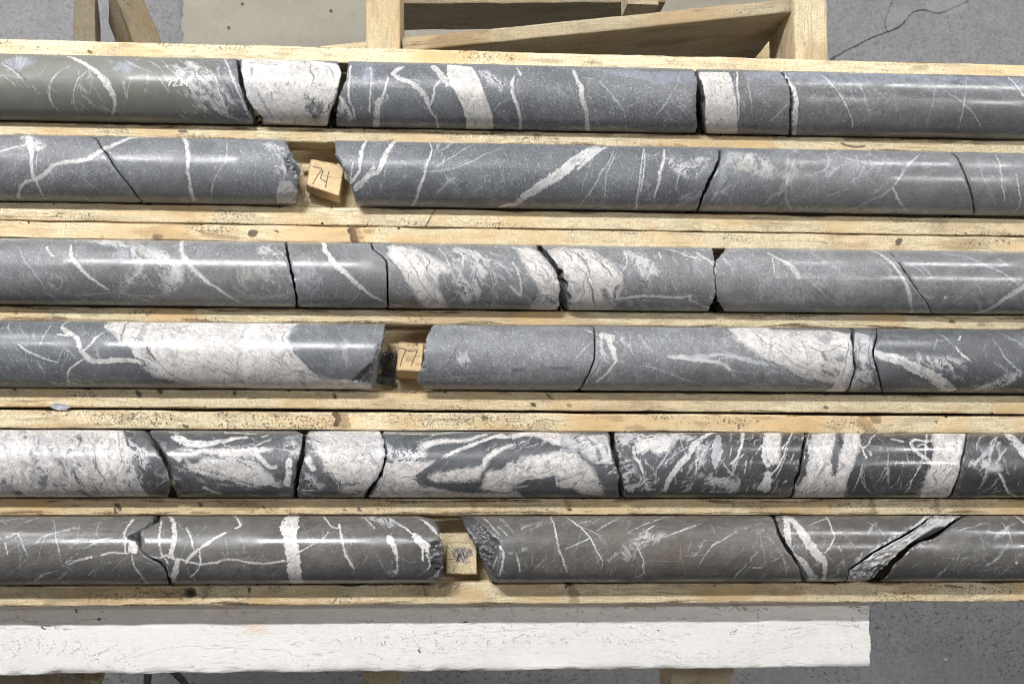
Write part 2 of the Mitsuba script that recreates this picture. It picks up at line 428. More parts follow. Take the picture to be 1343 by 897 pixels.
5m -3963,120,27 -3892,85 -3851,0
5m -3914,295,14.4 -3879,198 -3888,51
5m -4158,176,10.8 -4072,67 -4017,-17 -3979,-113
5m -4279,119,10.8 -4216,16 -4182,-51
5m -3887,-104,45 -3847,-181 -3771,-226
5m -3787,-94,23.4 -3744,-160 -3750,-280
5m -3917,-51,27 -3889,-122
5k -3855,295,7.2 -3758,178 -3723,68 -3701,-33 -3647,-122 -3629,-226
5k -3611,440,5 -3536,199 -3486,18
5m -4540,-162,36 -4488,-227 -4430,-314
5k -4539,-152,8.6 -4478,-253 -4416,-297
5m -4169,-104,27 -4197,-227
5m -4084,-203,18 -4017,-203
5m -3884,-280,36 -3821,-356
5k -3491,-140,4.3 -3403,-226 -3349,-295
5Pm -3539,371 -3345,351 -3292,200 -3420,245 -3527,269
5p -3439,179,72 -3321,52 -3354,-103
5m -3452,-50,27 -3401,-33
5m -3369,18,36 -3319,-85
5k -3437,244,4.3 -3285,160
5Pe -3135,19 -3218,-41 -3255,-121 -3248,-202 -3226,-312 -3233,-444 -3113,-443 -3066,-225 -3085,-84
5f -3222,-251,3.2 -3141,-160 -3089,-140
5d -3265,141,18 -3181,141
5k -3298,299,5.8 -3221,180 -3159,105
5k -3013,-140,17.3 -2994,-251 -2923,-365
5k -3274,271,14.4 -3225,200
5j -3154,52,27 -3101,-67
5q -3059,105,22.1 -2987,53
5q -3057,286,29.5 -2908,224 -2801,191
5q -3060,300,36.9 -2978,235,44.3 -2836,202,36.9 -2671,225,29.5 -2492,275,22.1 -2426,289
5Pq -3065,151 -2830,161 -2558,152 -2320,183 -2313,-201 -2450,-158 -2635,-139 -2783,-84 -2883,-49 -2934,19 -2817,28 -2785,53 -2584,71 -2806,106 -2960,123
5m -3008,105,36 -2889,88 -2787,79
5m -2790,106,21.6 -2654,97
5m -2782,-40,18 -2632,-83 -2483,-139
5k -2816,-32,5.8 -2582,-101 -2466,-139
5q -2779,-225,17.7 -2657,-312
5k -2482,54,6.5 -2395,3 -2305,-48
5k -2619,88,5.8 -2466,71 -2329,37
5m -2415,71,21.6 -2331,72
5q -3130,375,8.8 -3038,353
5q -2632,381,7.5 -2345,347
5q -2501,-159,10 -2316,-224
5PM -2818,36 -2317,163 -2316,-224 -2717,-102
5q -2321,195,7.5 -2257,229 -2201,253
5Pq -2336,175 -2233,171 -2146,152 -2211,122 -2330,118
5Pq -2323,5 -2255,-29 -2171,-81 -2123,-156 -2228,-192 -2333,-222
5PM -2324,31 -2103,-54 -2112,-234 -2334,-234
5q -2313,118,19.2 -2239,31 -2187,-12 -2137,-12
5p -2305,-55,54 -2243,-166
5q -2011,31,29.5 -2018,-90 -2040,-187
5p -2207,-146,36 -2108,-187
5m -2224,65,27 -2138,31
5k -2239,14,5.8 -2103,-20
5q -2284,293,8.8 -2238,325
5p -2017,218,45 -1958,137
5f -2214,156,13 -1975,137
5Pq -1881,369 -1668,482 -1245,481 -1188,300 -1173,179 -1168,50 -1218,-88 -1347,-325 -1555,-325 -1629,-145 -1712,-36 -1784,84
5PM -1846,369 -1243,459 -1190,179 -1358,102 -1610,269 -1789,157
5PM -1662,-89 -1289,-209 -1364,-325 -1641,-326
5PM -1370,299 -1197,300 -1168,68 -1288,50
5m -1820,296,36 -1745,243
5m -1851,268,21.6 -1802,101
5q -1842,49,26.6 -1797,-37
5m -1765,49,45 -1679,-89 -1582,-233
5k -1730,32,5.8 -1662,-89 -1567,-260
5q -1893,-260,14.8 -1807,-260
5f -1899,-54,6.5 -1799,-126
5p -1834,-146,54 -1769,-209
5m -1580,-187,18 -1391,-165
5m -1396,-274,27 -1291,-259
5k -1343,158,5 -1271,67 -1218,-18
5p -1299,270,81 -1206,159
5m -1301,299,18 -1214,300
5f -1372,-88,5.2 -1395,-259
5k -1496,-233,3.6 -1361,-274
5Pq -1159,25 -1048,33 -962,51 -842,34 -704,51 -772,-17 -841,-70 -892,-97 -807,-185 -599,-258 -372,-305 0,-287 9,-459 -1340,-459 -1184,-125
5p -1117,85,63 -945,68 -860,104
5q -947,140,7.5 -894,86 -893,34
5q -1167,376,8.8 -780,357 -605,383 -374,482 -285,482
5Pq -862,170 -812,247 -673,274 -516,275 -376,290 -323,340 -234,387 -235,341 -394,237 -603,213 -741,180 -826,131
5q -584,96,14.8 -464,161,17.7 -342,214,19.2 -218,290,22.1 -94,342,29.5
5Pq -772,-106 -686,-69 -514,-34 -376,-8 -290,9 -256,88 -186,143 -5,215 -6,183 -134,106 -221,53 -272,-51 -306,-124 -444,-164 -669,-154 -755,-144
5q -1047,16,5 -1047,-125 -1042,-289
5k -1030,-125,5.8 -944,-106 -841,-164 -790,-232
5k -909,-88,7.2 -824,-185 -755,-232
5m -824,-208,27 -720,-185 -669,-208
5k -789,-106,3.6 -634,-87
5Pq -8,53 -117,-33 -221,-34 -271,-143 -304,-231 -146,-288 0,-287
5k -200,-231,4.3 -98,-124 -8,-51
5q -130,306,22.1 -2,307
5q -618,69,5 -567,105
5Pq -18,-284 53,-301 133,-458 -9,-458
5q -108,294,19.2 -1,310 108,370
5Pq -4,253 123,328 228,312 346,219 449,187 519,177 569,138 610,220 531,331 413,402 223,482 1,369
5p 528,298,108 698,221 865,101
5p 439,297,72 581,298
5Pq -8,12 96,81 218,100 341,118 455,137 569,138 636,48 723,-21 759,-92 818,-192 851,-339 673,-339 576,-240 451,-216 413,-171 401,-93 237,-121 99,-151 -3,-216
5m 430,-150,18 498,-111 566,-65
5q 393,-111,7.5 415,-193
5k 413,176,5.8 464,137 534,128 603,119 671,48 740,-39
5k 657,138,4.3 758,31 863,-21
5k 236,-75,3.6 339,-39 426,13
5Pq 581,298 857,378 883,300 900,101 906,14 740,13 671,65 604,138
5PM 589,375 893,378 915,14 740,-4 604,138
5PM 453,451 589,375 588,157 448,177
5p 700,244,72 864,83
5m 670,299,18 749,199 793,48
5m 830,300,14.4 849,120
5m 829,-92,81 906,-192
5k 463,100,3.6 392,-39
5k 585,101,3.6 601,30
5Pm 965,379 1487,385 1448,121 1354,-20 1320,-267 1046,-339 985,-21
5Pq 1122,222 1240,302 1461,339 1440,140 1323,103 1257,159 1182,102 1130,120
5p 990,301,99 1150,302 1418,303
5p 1003,14,90 1080,-170 1223,-191
5f 968,48,7.8 1073,-56 1182,-129 1263,-240
5q 1108,179,14.8 1110,84 1152,40
5q 1152,31,8.8 1178,-38 1188,-73
5f 1214,32,25.9 1266,-20
5f 1228,-240,9.1 1307,-149 1301,-38 1391,67 1434,160
5f 1198,-92,6.5 1203,-170 1278,-214
5f 1323,103,5.2 1391,76
5q 1263,-240,8.8 1317,-239
5p 1532,339,63 1641,340
5q 1409,-267,14.8 1429,-129,25.1 1512,-2 1605,103,26.6 1691,225 1803,341,25.1 1927,482
5f 1372,15,5.2 1481,103 1634,202
5p 1767,249,45 1708,50
5f 1856,250,9.1 1748,122 1707,33
5f 1929,342,45.4 1873,123 1848,16
5f 1931,161,38.9 1848,-19
5q 1672,50,5 1681,-72
5f 1887,86,9.1 1972,-36 2045,-90 2086,-148 2063,-238
5p 1817,-128,54 1999,-169 2046,-238
5f 1764,-128,3.9 1922,-109 2035,-169
5k 1802,-148,4.3 1967,-190
5f 1768,-282,10.4 1946,-282 2033,-266
5q 2202,481,14.8 2140,278,17.7 2086,123,10 1998,16,7.5
5q 2373,309,29.5 2314,87 2345,17
5q 2291,-213,36.9 2356,-127
5f 1544,-214,5.2 1662,-169
5Pq 2375,451 2568,482 2480,197 2450,27 2378,10 2329,80
5k 2344,45,5.8 2396,-16 2432,10
5q 2673,465,6.3 2543,197 2479,63 2414,-43 2347,-116
5q 2344,-79,36.9 2350,-249
5f 2561,197,5.2 2487,45 2450,-43 2405,-155
5f 2644,376,5.2 2686,270
5f 2358,-199,19.4 2401,-116
5f 2734,244,5.2 2744,118 2708,11
5p 2767,299,36 2762,118
5Pq 2828,378 3085,482 2989,177 2933,46 2949,-42 2971,-96 3005,46 3052,177 3178,482 3336,482 3229,199 3159,64 3113,-77 3090,-176 3138,-459 2660,-459 2632,-222 2684,-96 2717,11 2769,156
5k 2832,334,5.8 2938,379
5k 2780,28,5 2806,-15 2753,-42
5m 3017,221,12.6 3014,118 2951,46 2960,-78
5k 2957,198,4.3 2975,100 2949,11
5q 3241,246,7.5 3251,138 3278,82
5q 3436,384,6.3 3332,246 3260,178
5q 3314,138,14.8 3318,110
5f 3290,337,5.2 3389,359
5f 3263,101,5.2 3218,-23 3194,-154 3168,-277
5f 3236,12,3.9 3224,-115 3305,-248 3396,-311
5f 3437,338,3.2 3477,179 3472,47 3417,-59 3389,-134
5q 3565,289,8.8 3656,261
5f 3646,201,3.9 3660,102 3670,30
5q 3730,236,17.7 3744,159 3821,93 3877,31
5q 3734,248,14.8 3803,290 3866,262 3945,276
5q 3792,201,8.8 3854,224 3877,180
5q 3963,429,6.3 3880,249 3832,102
5k 3768,180,5.8 3825,191
5f 3735,159,6.5 3715,30
5q 3802,84,5 3767,-5 3711,-114 3696,-221 3682,-292
5f 3631,-247,5.2 3711,-114
5f 3849,13,3.2 3835,-95 3805,-221
5k 3974,391,7.2 3886,180 3890,66
5Pq 4054,482 4372,482 4214,181 4158,31 4141,-76 4121,-174 4155,-459 3858,-459 3824,-221 3837,-114 3867,13 3921,140 3945,276
5k 3981,-197,4.3 4050,-76 4084,-22
5k 3959,-247,3.6 3996,-76
5f 4498,397,5.2 4376,251 4337,161
5f 4321,251,5.2 4315,182
5f 4604,348,22 4455,162 4305,49
5f 4413,32,7.8 4323,49
5f 4532,227,14.3 4450,104 4440,32
5f 4627,183,9.1 4551,104 4495,32
5q 4742,401,44.3 4745,253,51.7 4785,143,59
5k 4653,205,4.3 4703,15
5p 4285,31,45 4502,-12
5f 4465,-21,15.6 4532,-75
5q 4532,-75,10 4595,-174 4665,-275 4807,-382
5f 4385,-309,3.2 4485,-174
6f -4138,370,5.2 -4067,194 -4029,87 -3997,4 -3992,-72
6f -4398,194,5.2 -4328,105 -4284,-12
6f -4595,336,5.2 -4520,293
6q -4483,96,4.4 -4452,5
6f -3882,280,3.2 -3861,121
6f -3711,351,3.9 -3711,234 -3685,156
6f -3794,53,7.8 -3670,121 -3592,147
6f -3875,37,3.2 -3795,62
6q -3924,-90,7.5 -3840,-55,10 -3724,-26
6q -3642,-13,7.5 -3560,12 -3411,11
6f -3724,-30,5.2 -3625,-10
6f -3942,-108,3.9 -3900,-168
6f -4031,-161,6.5 -4135,-189 -4195,-238 -4262,-302 -4410,-347
6q -4184,-225,10 -4165,-212
6f -3642,-47,3.2 -3626,-159
6f -3440,351,3.9 -3512,305
6q -3429,369,8.8 -3460,234 -3469,156 -3434,147
6f -3469,103,3.9 -3533,86
6q -3441,138,6.3 -3428,20
6Pw -3405,120 -3329,111 -3328,3 -3411,11
6q -3377,-6,5 -3356,-120 -3308,-204 -3282,-363
6q -3173,334,7.5 -3150,173 -3134,52 -3111,-31
6q -3160,506,14.8 -3071,334,17.7 -3028,212,20.7 -3026,85,22.1 -3037,2,19.2 -3020,-32
6q -2987,-66,25.1 -3002,-161,28 -3044,-275
6q -3261,-6,8.8 -3145,-31 -3078,-6 -3045,-32 -2945,-49 -2862,-75 -2763,-94 -2645,-76 -2561,-50 -2427,-59 -2289,-95
6q -3095,-31,6.3 -3063,-84
6q -2563,505,8.8 -2499,368 -2448,278 -2502,243
6q -2578,192,10 -2672,136,13.3 -2733,85 -2813,26,14.8 -2878,-32,13.3 -2896,-75
6q -2935,255,6.3 -2873,137 -2831,43
6q -2780,35,7.5 -2779,-67 -2818,-162 -2877,-232
6f -3272,120,3.9 -3280,36
6f -3013,305,3.9 -2977,255
6f -2571,136,3.9 -2536,1
6f -3084,85,5.2 -3038,119
6f -3360,-31,3.9 -3197,-102
6q -2288,-79,7.5 -2154,-88 -2036,-62
6f -2270,506,3.2 -2151,315
6w -2009,505,54 -2014,315,81 -2003,161,68.4 -1978,40,64.8 -1960,-80,59.4 -1945,-328,55.8
6k -2024,263,14.4 -2014,258
6k -1997,151,11.5 -1994,148
6k -2002,-53,11.5 -1977,-36
6k -1957,-190,14.4 -1949,-194
6k -1993,219,8.6 -1985,195
6q -1816,505,6.3 -1763,506 -1657,274 -1560,240
6q -1573,287,10 -1546,179 -1524,89 -1504,5 -1462,-72 -1429,-138
6f -1394,-82,5.2 -1449,-216
6q -1910,15,5.6 -1819,73 -1721,124 -1667,198
6q -1429,506,5 -1329,363 -1251,239
6p -1301,439,54 -1118,313
6q -1141,406,8.8 -1012,274 -905,168
6q -887,159,29.5 -817,88,36.9 -765,37
6q -817,71,10 -816,-13 -815,-65
6q -935,506,6.3 -825,362 -734,238 -664,158
6q -788,313,14.8 -699,197
6q -1118,141,29.5 -1081,80 -1046,4,14.8
6q -1037,-13,7.5 -1045,-83 -1038,-160 -1082,-245
6f -1078,218,6.5 -1110,159
6p -1071,-83,27 -1073,-206
6Pd -664,122 -749,96 -765,4 -730,-66 -764,-102 -713,-233 -636,-263 -638,122
6q -781,-13,7.5 -747,-102 -764,-141
6f -747,-48,6.5 -679,3
6f -868,-246,3.9 -764,-151
6q -756,-278,5 -679,-247 -661,-184
6Pd -475,505 -386,506 -283,312 -198,196 -122,104 -113,53 -164,-49 -181,-123 -318,-103 -440,217
6f -353,312,3.9 -302,238
6f -285,177,3.2 -225,122
6f -315,506,6.5 -197,285 -112,158
6q -122,61,8.8 -79,2 -87,-85 -117,-236
6q -139,-32,5 -180,-143
6f -127,260,13 -43,158
6f -139,436,3.2 -57,285 -2,196
6q 30,-26,6.3 56,-79 68,-178
6f -5,25,5.2 30,-26
6q 501,-180,6.3 453,-62 410,75 391,224 367,376 388,505
6q 388,505,5.6 457,478 565,323 644,224 708,127 756,41 818,-72
6f 818,-81,6.5 806,-181
6f 646,246,3.9 780,164 826,58
6f 739,294,5.2 840,398
6y 121,246,27 354,323
6f 479,41,19.4 690,127
6f 765,203,5.2 919,323 1144,505
6f 1044,182,6.5 1214,281 1351,355 1507,505
6q 1198,145,5.6 1240,212 1301,268
6f 1030,223,5.2 1112,163
6q 1131,49,5.6 1156,-11 1193,-82 1187,-140 1202,-207 1123,-278
6y 1217,163,54 1034,-11
6y 1214,126,45 1356,144
6f 2090,211,6.5 1954,134 1842,73 1769,5 1718,-83 1687,-141
6f 1699,13,6.5 1629,-38
6f 1391,144,9.1 1577,222 1749,293
6f 1245,-73,3.9 1507,-79
6r 827,75,81 974,183
6r 1349,-29,108 1665,39
6r 1528,-121,63 1667,-102
6f 2134,-113,9.1 2067,-211 2054,-284
6f 2199,-143,19.4 2288,-144
6f 2317,-85,5.2 2273,-165
6f 1838,293,3.9 1854,181
6f 2305,221,3.2 2353,161
6q 2600,506,22.1 2546,266,29.5 2536,124,25.1 2528,54,17.7
6q 2528,54,14.8 2579,-23 2652,-77,25.1 2715,-167,29.5 2795,-290,36.9
6q 2620,395,29.5 2648,243,38.4 2711,106,41.3 2774,2 2838,-68,36.9 2869,-125,25.1 2898,-335,19.2
6f 3101,468,6.5 2915,353 2762,266
6q 2973,468,6.3 2953,242 2970,160 2919,54 2863,-6
6f 2970,160,3.9 3006,19 3063,-168
6f 3321,320,5.2 3400,231 3446,123
6f 3382,160,3.2 3374,53
6f 2845,2,3.9 2954,-87
6f 2343,143,3.9 2421,37 2474,-67 2523,-188 2522,-270
6f 3032,199,3.2 3149,36
6f 2351,-85,5.2 2472,-23
6Pc 4007,506 4305,506 4179,318 4075,241 3886,159 3770,122 3613,18 3492,-108 3389,-340 3098,-337 3108,-168 3290,-16 3497,105 3680,199
6p 3221,-69,54 3362,1 3474,70 3626,122
6f 3258,-88,9.1 3472,52 3662,122
6k 3194,-147,5.8 3326,-34 3490,52 3648,141
6k 3279,-217,4.3 3401,-88 3559,18
6p 3666,141,39.6 3857,241
6k 3590,122,5 3795,219 4014,319
6f 3626,122,7.8 3911,241 4138,352
6p 3327,-52,90 3582,70 3867,219
6m 3148,-191,36 3305,-169
6d 3405,-127,21.6 3332,-276
6k 3405,-127,8.6 3469,-34 3596,35
6k 3644,199,10.1 3802,241 3936,352
6k 3904,219,7.2 4087,319
6q 3968,465,17.7 3849,319
6f 3543,-70,6.5 3485,-245
6f 4133,198,6.5 4275,241 4466,303
6f 4460,290,3.9 4536,393
6f 4601,318,5.2 4624,197 4631,85
6q 4806,462,10 4821,303
6q 4672,-96,13.3 4678,-102
6f 4658,-2,3.9 4660,-73
6f 4333,-54,3.9 4413,-120
6f 4376,-197,6.5 4560,-131
1h -3194,2,4.5 -3151,6 -3181,-47
1h -3137,-8,4.5 -3120,7 -3106,-11 -3137,-46 -3099,-45
1h -3085,-45,3.6 -3082,-45
1h -3056,5,4.5 -3071,-10 -3050,-27 -3064,-45 -3075,-31 -3051,-10 -3056,5
1h -3037,5,4.5 -3037,-23 -3006,-23
1h -3013,2,4.5 -3013,-51
"""
BREAKS = {
 1: [([(-1.29,-2451),(-0.88,-2475),(-0.51,-2502),(-0.12,-2528),(0.31,-2560),(0.79,-2591),(1.24,-2615)],[(-1.18,-2348),(-0.94,-2399),(-0.57,-2465),(-0.12,-2497),(0.46,-2535),(1.24,-2572)]),
     ([(-1.85,-1782),(-0.95,-1724),(-0.62,-1682),(-0.33,-1653),(-0.05,-1626),(0.33,-1603),(0.72,-1638),(0.92,-1661)],[(-1.85,-1691),(-0.81,-1651),(-0.5,-1628),(-0.33,-1618),(-0.04,-1582),(0.34,-1554),(0.95,-1546)]),
     ([(-1.84,1787),(-0.44,1709),(-0.04,1713),(0.28,1725),(0.7,1725),(0.99,1728)],[(-1.84,1895),(-0.8,1818),(-0.38,1807),(0.03,1785),(0.28,1771),(0.7,1749),(1.0,1760)]),
     ([(-1.84,2706),(-0.73,2621),(-0.37,2613),(-0.02,2606),(0.29,2592),(0.66,2564),(0.85,2558)],[(-1.84,2735),(-0.73,2648),(-0.37,2640),(-0.02,2632),(0.3,2614),(0.67,2590),(0.85,2588)])],
 2: [([(-1.45,-3471),(-0.83,-3518),(-0.46,-3586),(-0.07,-3666),(0.26,-3723),(0.46,-3783),(0.81,-3833),(1.16,-3924),(1.3,-3979)],[(-1.45,-3455),(-0.83,-3502),(-0.46,-3570),(-0.07,-3650),(0.26,-3707),(0.46,-3767),(0.81,-3817),(1.16,-3908),(1.3,-3963)]),
     ([(-1.77,-2053),(-0.76,-2004),(-0.45,-1980),(-0.22,-1966),(0.06,-1987),(0.31,-2026),(0.52,-2066),(0.93,-2124),(1.31,-2168)],[(-1.62,-1464),(-0.8,-1488),(-0.55,-1520),(-0.26,-1535),(0.09,-1588),(0.37,-1653),(0.74,-1670),(1.31,-1688)]),
     ([(-1.77,1759),(-0.81,1761),(-0.49,1794),(-0.19,1823),(0.11,1869),(0.44,1922),(0.81,1943),(1.21,1966)],[(-1.77,1793),(-0.88,1792),(-0.54,1823),(-0.22,1855),(0.11,1908),(0.45,1947),(0.81,1973),(1.23,2005)]),
     ([(-1.49,4490),(-0.75,4383),(-0.37,4327),(-0.02,4283),(0.29,4255),(0.64,4243),(1.13,4227)],[(-1.49,4508),(-0.75,4401),(-0.37,4345),(-0.02,4301),(0.29,4273),(0.64,4261),(1.13,4245)])],
 3: [([(-1.68,-2036),(-0.91,-2008),(-0.5,-2018),(-0.1,-2044),(0.32,-2068),(0.77,-2106),(1.4,-2134)],[(-1.68,-2008),(-0.91,-1982),(-0.5,-1992),(-0.1,-2018),(0.32,-2042),(0.77,-2078),(1.4,-2108)]),
     ([(-1.36,-1174),(-0.47,-1166),(-0.06,-1169),(0.33,-1182),(0.53,-1232),(0.82,-1315),(1.4,-1346)],[(-1.36,-1154),(-0.47,-1146),(-0.06,-1149),(0.33,-1162),(0.53,-1212),(0.82,-1295),(1.4,-1326)]),
     ([(-1.68,441),(-0.85,426),(-0.5,432),(-0.21,413),(0.08,381),(0.32,329),(0.64,280),(0.94,222),(1.4,214)],[(-1.68,535),(-1.01,520),(-0.77,540),(-0.56,497),(-0.32,501),(-0.15,464),(0.08,452),(0.29,391),(0.61,341),(0.95,285),(1.4,278)]),
     ([(-1.68,1892),(-1.14,1862),(-0.71,1879),(-0.39,1880),(-0.1,1870),(0.14,1853),(0.39,1874),(0.79,1882),(1.3,1888)],[(-1.68,2040),(-1.25,1989),(-0.78,1913),(-0.45,1894),(-0.15,1881),(0.11,1860),(0.46,1887),(0.75,1943),(1.4,2062)]),
     ([(-1.68,4094),(-0.81,3910),(-0.44,3809),(-0.06,3717),(0.3,3661),(0.67,3612),(1.17,3581)],[(-1.68,4104),(-0.81,3920),(-0.44,3819),(-0.06,3727),(0.3,3671),(0.67,3622),(1.17,3591)])],
 4: [([(-1.6,-1313),(-0.97,-1308),(-0.58,-1285),(-0.28,-1266),(0.01,-1232),(0.3,-1208),(0.64,-1190),(1.47,-1189)],[(-1.53,-823),(-0.87,-879),(-0.57,-861),(-0.15,-808),(0.14,-818),(0.69,-787),(1.48,-731)]),
     ([(-1.41,622),(-0.84,657),(-0.42,701),(-0.07,733),(0.22,739),(0.62,743),(1.13,753)],[(-1.41,640),(-0.84,675),(-0.42,719),(-0.07,751),(0.22,757),(0.62,761),(1.13,771)]),
     ([(-1.6,3197),(-0.7,3164),(-0.37,3182),(-0.13,3164),(0.1,3160),(0.41,3170),(0.7,3171),(1.48,3246)],[(-1.6,3216),(-0.86,3185),(-0.56,3191),(-0.31,3204),(-0.08,3182),(0.22,3177),(0.62,3202),(1.48,3284)]),
     ([(-1.6,3553),(-0.63,3423),(-0.25,3379),(0.04,3350),(0.25,3350),(0.55,3390),(0.89,3434),(1.48,3487)],[(-1.6,3569),(-0.63,3439),(-0.25,3395),(0.04,3366),(0.25,3366),(0.55,3406),(0.89,3450),(1.48,3503)])],
 5: [([(-1.26,-3132),(-0.87,-3089),(-0.59,-3068),(-0.28,-3077),(0.06,-3115),(0.34,-3168),(0.73,-3246),(1.15,-3332),(1.58,-3392)],[(-1.26,-3047),(-0.87,-3039),(-0.52,-3032),(-0.22,-3043),(0.12,-3086),(0.4,-3135),(0.73,-3199),(1.15,-3303),(1.58,-3332)]),
     ([(-1.37,-2019),(-0.54,-1979),(-0.23,-1959),(0.05,-1959),(0.33,-1921),(0.64,-1908),(1.13,-1930),(1.58,-1994)],[(-1.37,-1972),(-0.69,-1940),(-0.35,-1926),(-0.01,-1899),(0.33,-1875),(0.65,-1886),(1.14,-1887),(1.58,-1880)]),
     ([(-1.36,-1371),(-0.68,-1289),(-0.35,-1218),(-0.0,-1175),(0.34,-1161),(0.59,-1173),(0.89,-1181),(1.23,-1211),(1.58,-1227)],[(-1.36,-1319),(-0.61,-1237),(-0.29,-1184),(0.05,-1150),(0.34,-1139),(0.55,-1138),(0.89,-1164),(1.33,-1190),(1.58,-1201)]),
     ([(-1.5,1011),(-0.63,967),(-0.36,970),(-0.01,941),(0.27,908),(0.65,893),(1.24,902),(1.57,908)],[(-1.5,1065),(-0.63,1025),(-0.3,996),(-0.01,985),(0.27,961),(0.65,948),(1.24,956),(1.57,980)]),
     ([(-1.16,2611),(-0.38,2597),(-0.08,2636),(0.21,2652),(0.65,2687),(1.16,2747),(1.58,2789)],[(-1.16,2629),(-0.65,2618),(-0.32,2658),(-0.02,2672),(0.32,2688),(0.65,2719),(1.09,2773),(1.58,2836)]),
     ([(-1.5,4146),(-0.72,4115),(-0.43,4130),(-0.13,4148),(0.22,4166),(0.59,4224),(1.01,4280),(1.58,4363)],[(-1.5,4174),(-0.72,4142),(-0.43,4154),(-0.13,4168),(0.22,4187),(0.59,4242),(1.01,4300),(1.57,4391)])],
 6: [([(-1.42,-3114),(-0.67,-3083),(-0.39,-3115),(-0.2,-3195),(-0.02,-3286),(0.14,-3322),(0.39,-3351),(0.45,-3427),(0.54,-3425),(0.76,-3326),(1.15,-3254),(1.48,-3273),(1.65,-3273)],[(-1.2,-3063),(-0.53,-3068),(-0.26,-3112),(-0.1,-3194),(0.04,-3270),(0.23,-3302),(0.51,-3319),(0.7,-3328),(0.9,-3251),(1.11,-3183),(1.48,-3205),(1.65,-3230)]),
     ([(-1.42,-649),(-0.6,-635),(-0.22,-631),(0.12,-637),(0.4,-643),(0.74,-665),(1.25,-738),(1.65,-865)],[(-1.14,-122),(-0.47,-215),(-0.16,-285),(0.17,-311),(0.58,-389),(1.02,-432),(1.65,-466)]),
     ([(-1.42,2731),(-0.54,2626),(-0.16,2562),(0.18,2484),(0.59,2438),(1.3,2438),(1.65,2454)],[(-1.42,2777),(-0.41,2638),(-0.05,2570),(0.29,2513),(0.66,2474),(1.29,2483),(1.65,2509)]),
     ([(-1.42,3122),(-0.55,3099),(-0.29,3186),(-0.01,3299),(0.31,3478),(0.58,3639),(0.95,3820),(1.65,4027),(1.66,4006)],[(-1.42,3140),(-0.61,3115),(-0.34,3206),(-0.05,3317),(0.27,3494),(0.55,3663),(0.93,3845),(1.65,4055),(1.66,4028)]),
     ([(-1.42,3314),(-0.59,3397),(-0.35,3460),(0.06,3577),(0.28,3677),(0.47,3766),(0.77,3913),(0.97,4087),(1.38,4241),(1.65,4335)],[(-1.42,3479),(-0.56,3503),(-0.24,3579),(0.07,3658),(0.31,3765),(0.41,3897),(0.65,4042),(0.91,4134),(1.38,4272),(1.65,4382)])],
}
CORE_NAMES = {
 1: ['olive grey core with white chalked digits at the left end of the backmost row',
     'short white quartz core with a grey diagonal left edge in the backmost row',
     'blue grey core with one wide white band and branching veins in the backmost row',
     'short core, white left half and grey right half, in the backmost row',
     'long grey core with a white vein along its left edge, right end of backmost row'],
 2: ['grey core with a long rising white vein, far left of the block marked 74',
     'grey core with a ragged dark end, directly left of the block marked 74',
     'long grey core with a wide slanting white band, right of the block marked 74',
     'pale mottled grey core just right of a slanting black crack in the second row',
     'short pale grey core with thin upright veins, right end of the second row'],
 3: ['long grey core with pale swirls, left end of the third row from the back',
     'short grey core with one curving white vein between two cracks in the third row',
     'grey and white streaked core with dark branching threads in the third row',
     'core with a white striped left half and grey right half in the third row',
     'pale grey core with a forked white vein and tiny pits in the third row',
     'grey core with dark slanting streaks, right end of the third row from the back'],
 4: ['dark core with a large white oval patch, left of the block marked 77',
     'plain grey core with a faint dark hairline, right of the block marked 77',
     'grey core with a long pale streak and white right end in the fourth row',
     'very short dark streaked core between two cracks in the fourth row',
     'dark core with a white slanting vein, right end of the fourth row'],
 5: ['mostly white marbled core with grey spots, left end of the fifth row',
     'dark core with white marbled tongues, second from the left in the fifth row',
     'short white core with a dark diagonal smear at its left in the fifth row',
     'long core with bold white and dark grey flames in the fifth row',
     'dark grey core with smoky white plumes in the fifth row',
     'nearly black core with a white band at each end in the fifth row',
     'nearly black core with a pale corner, right end of the fifth row'],
 6: ['plain brownish grey core with faint thin veins, left end of the frontmost row',
     'grey core with one upright white band, left of the scribbled block in the frontmost row',
     'long brownish grey core with a dark slanting broken face, right of the scribbled block',
     'dark core with a white looped vein at its left in the frontmost row',
     'rough pale slanting vein chunk wedged in a dark crack of the frontmost row',
     'plain grey core with a long bright sheen, right end of the frontmost row']}
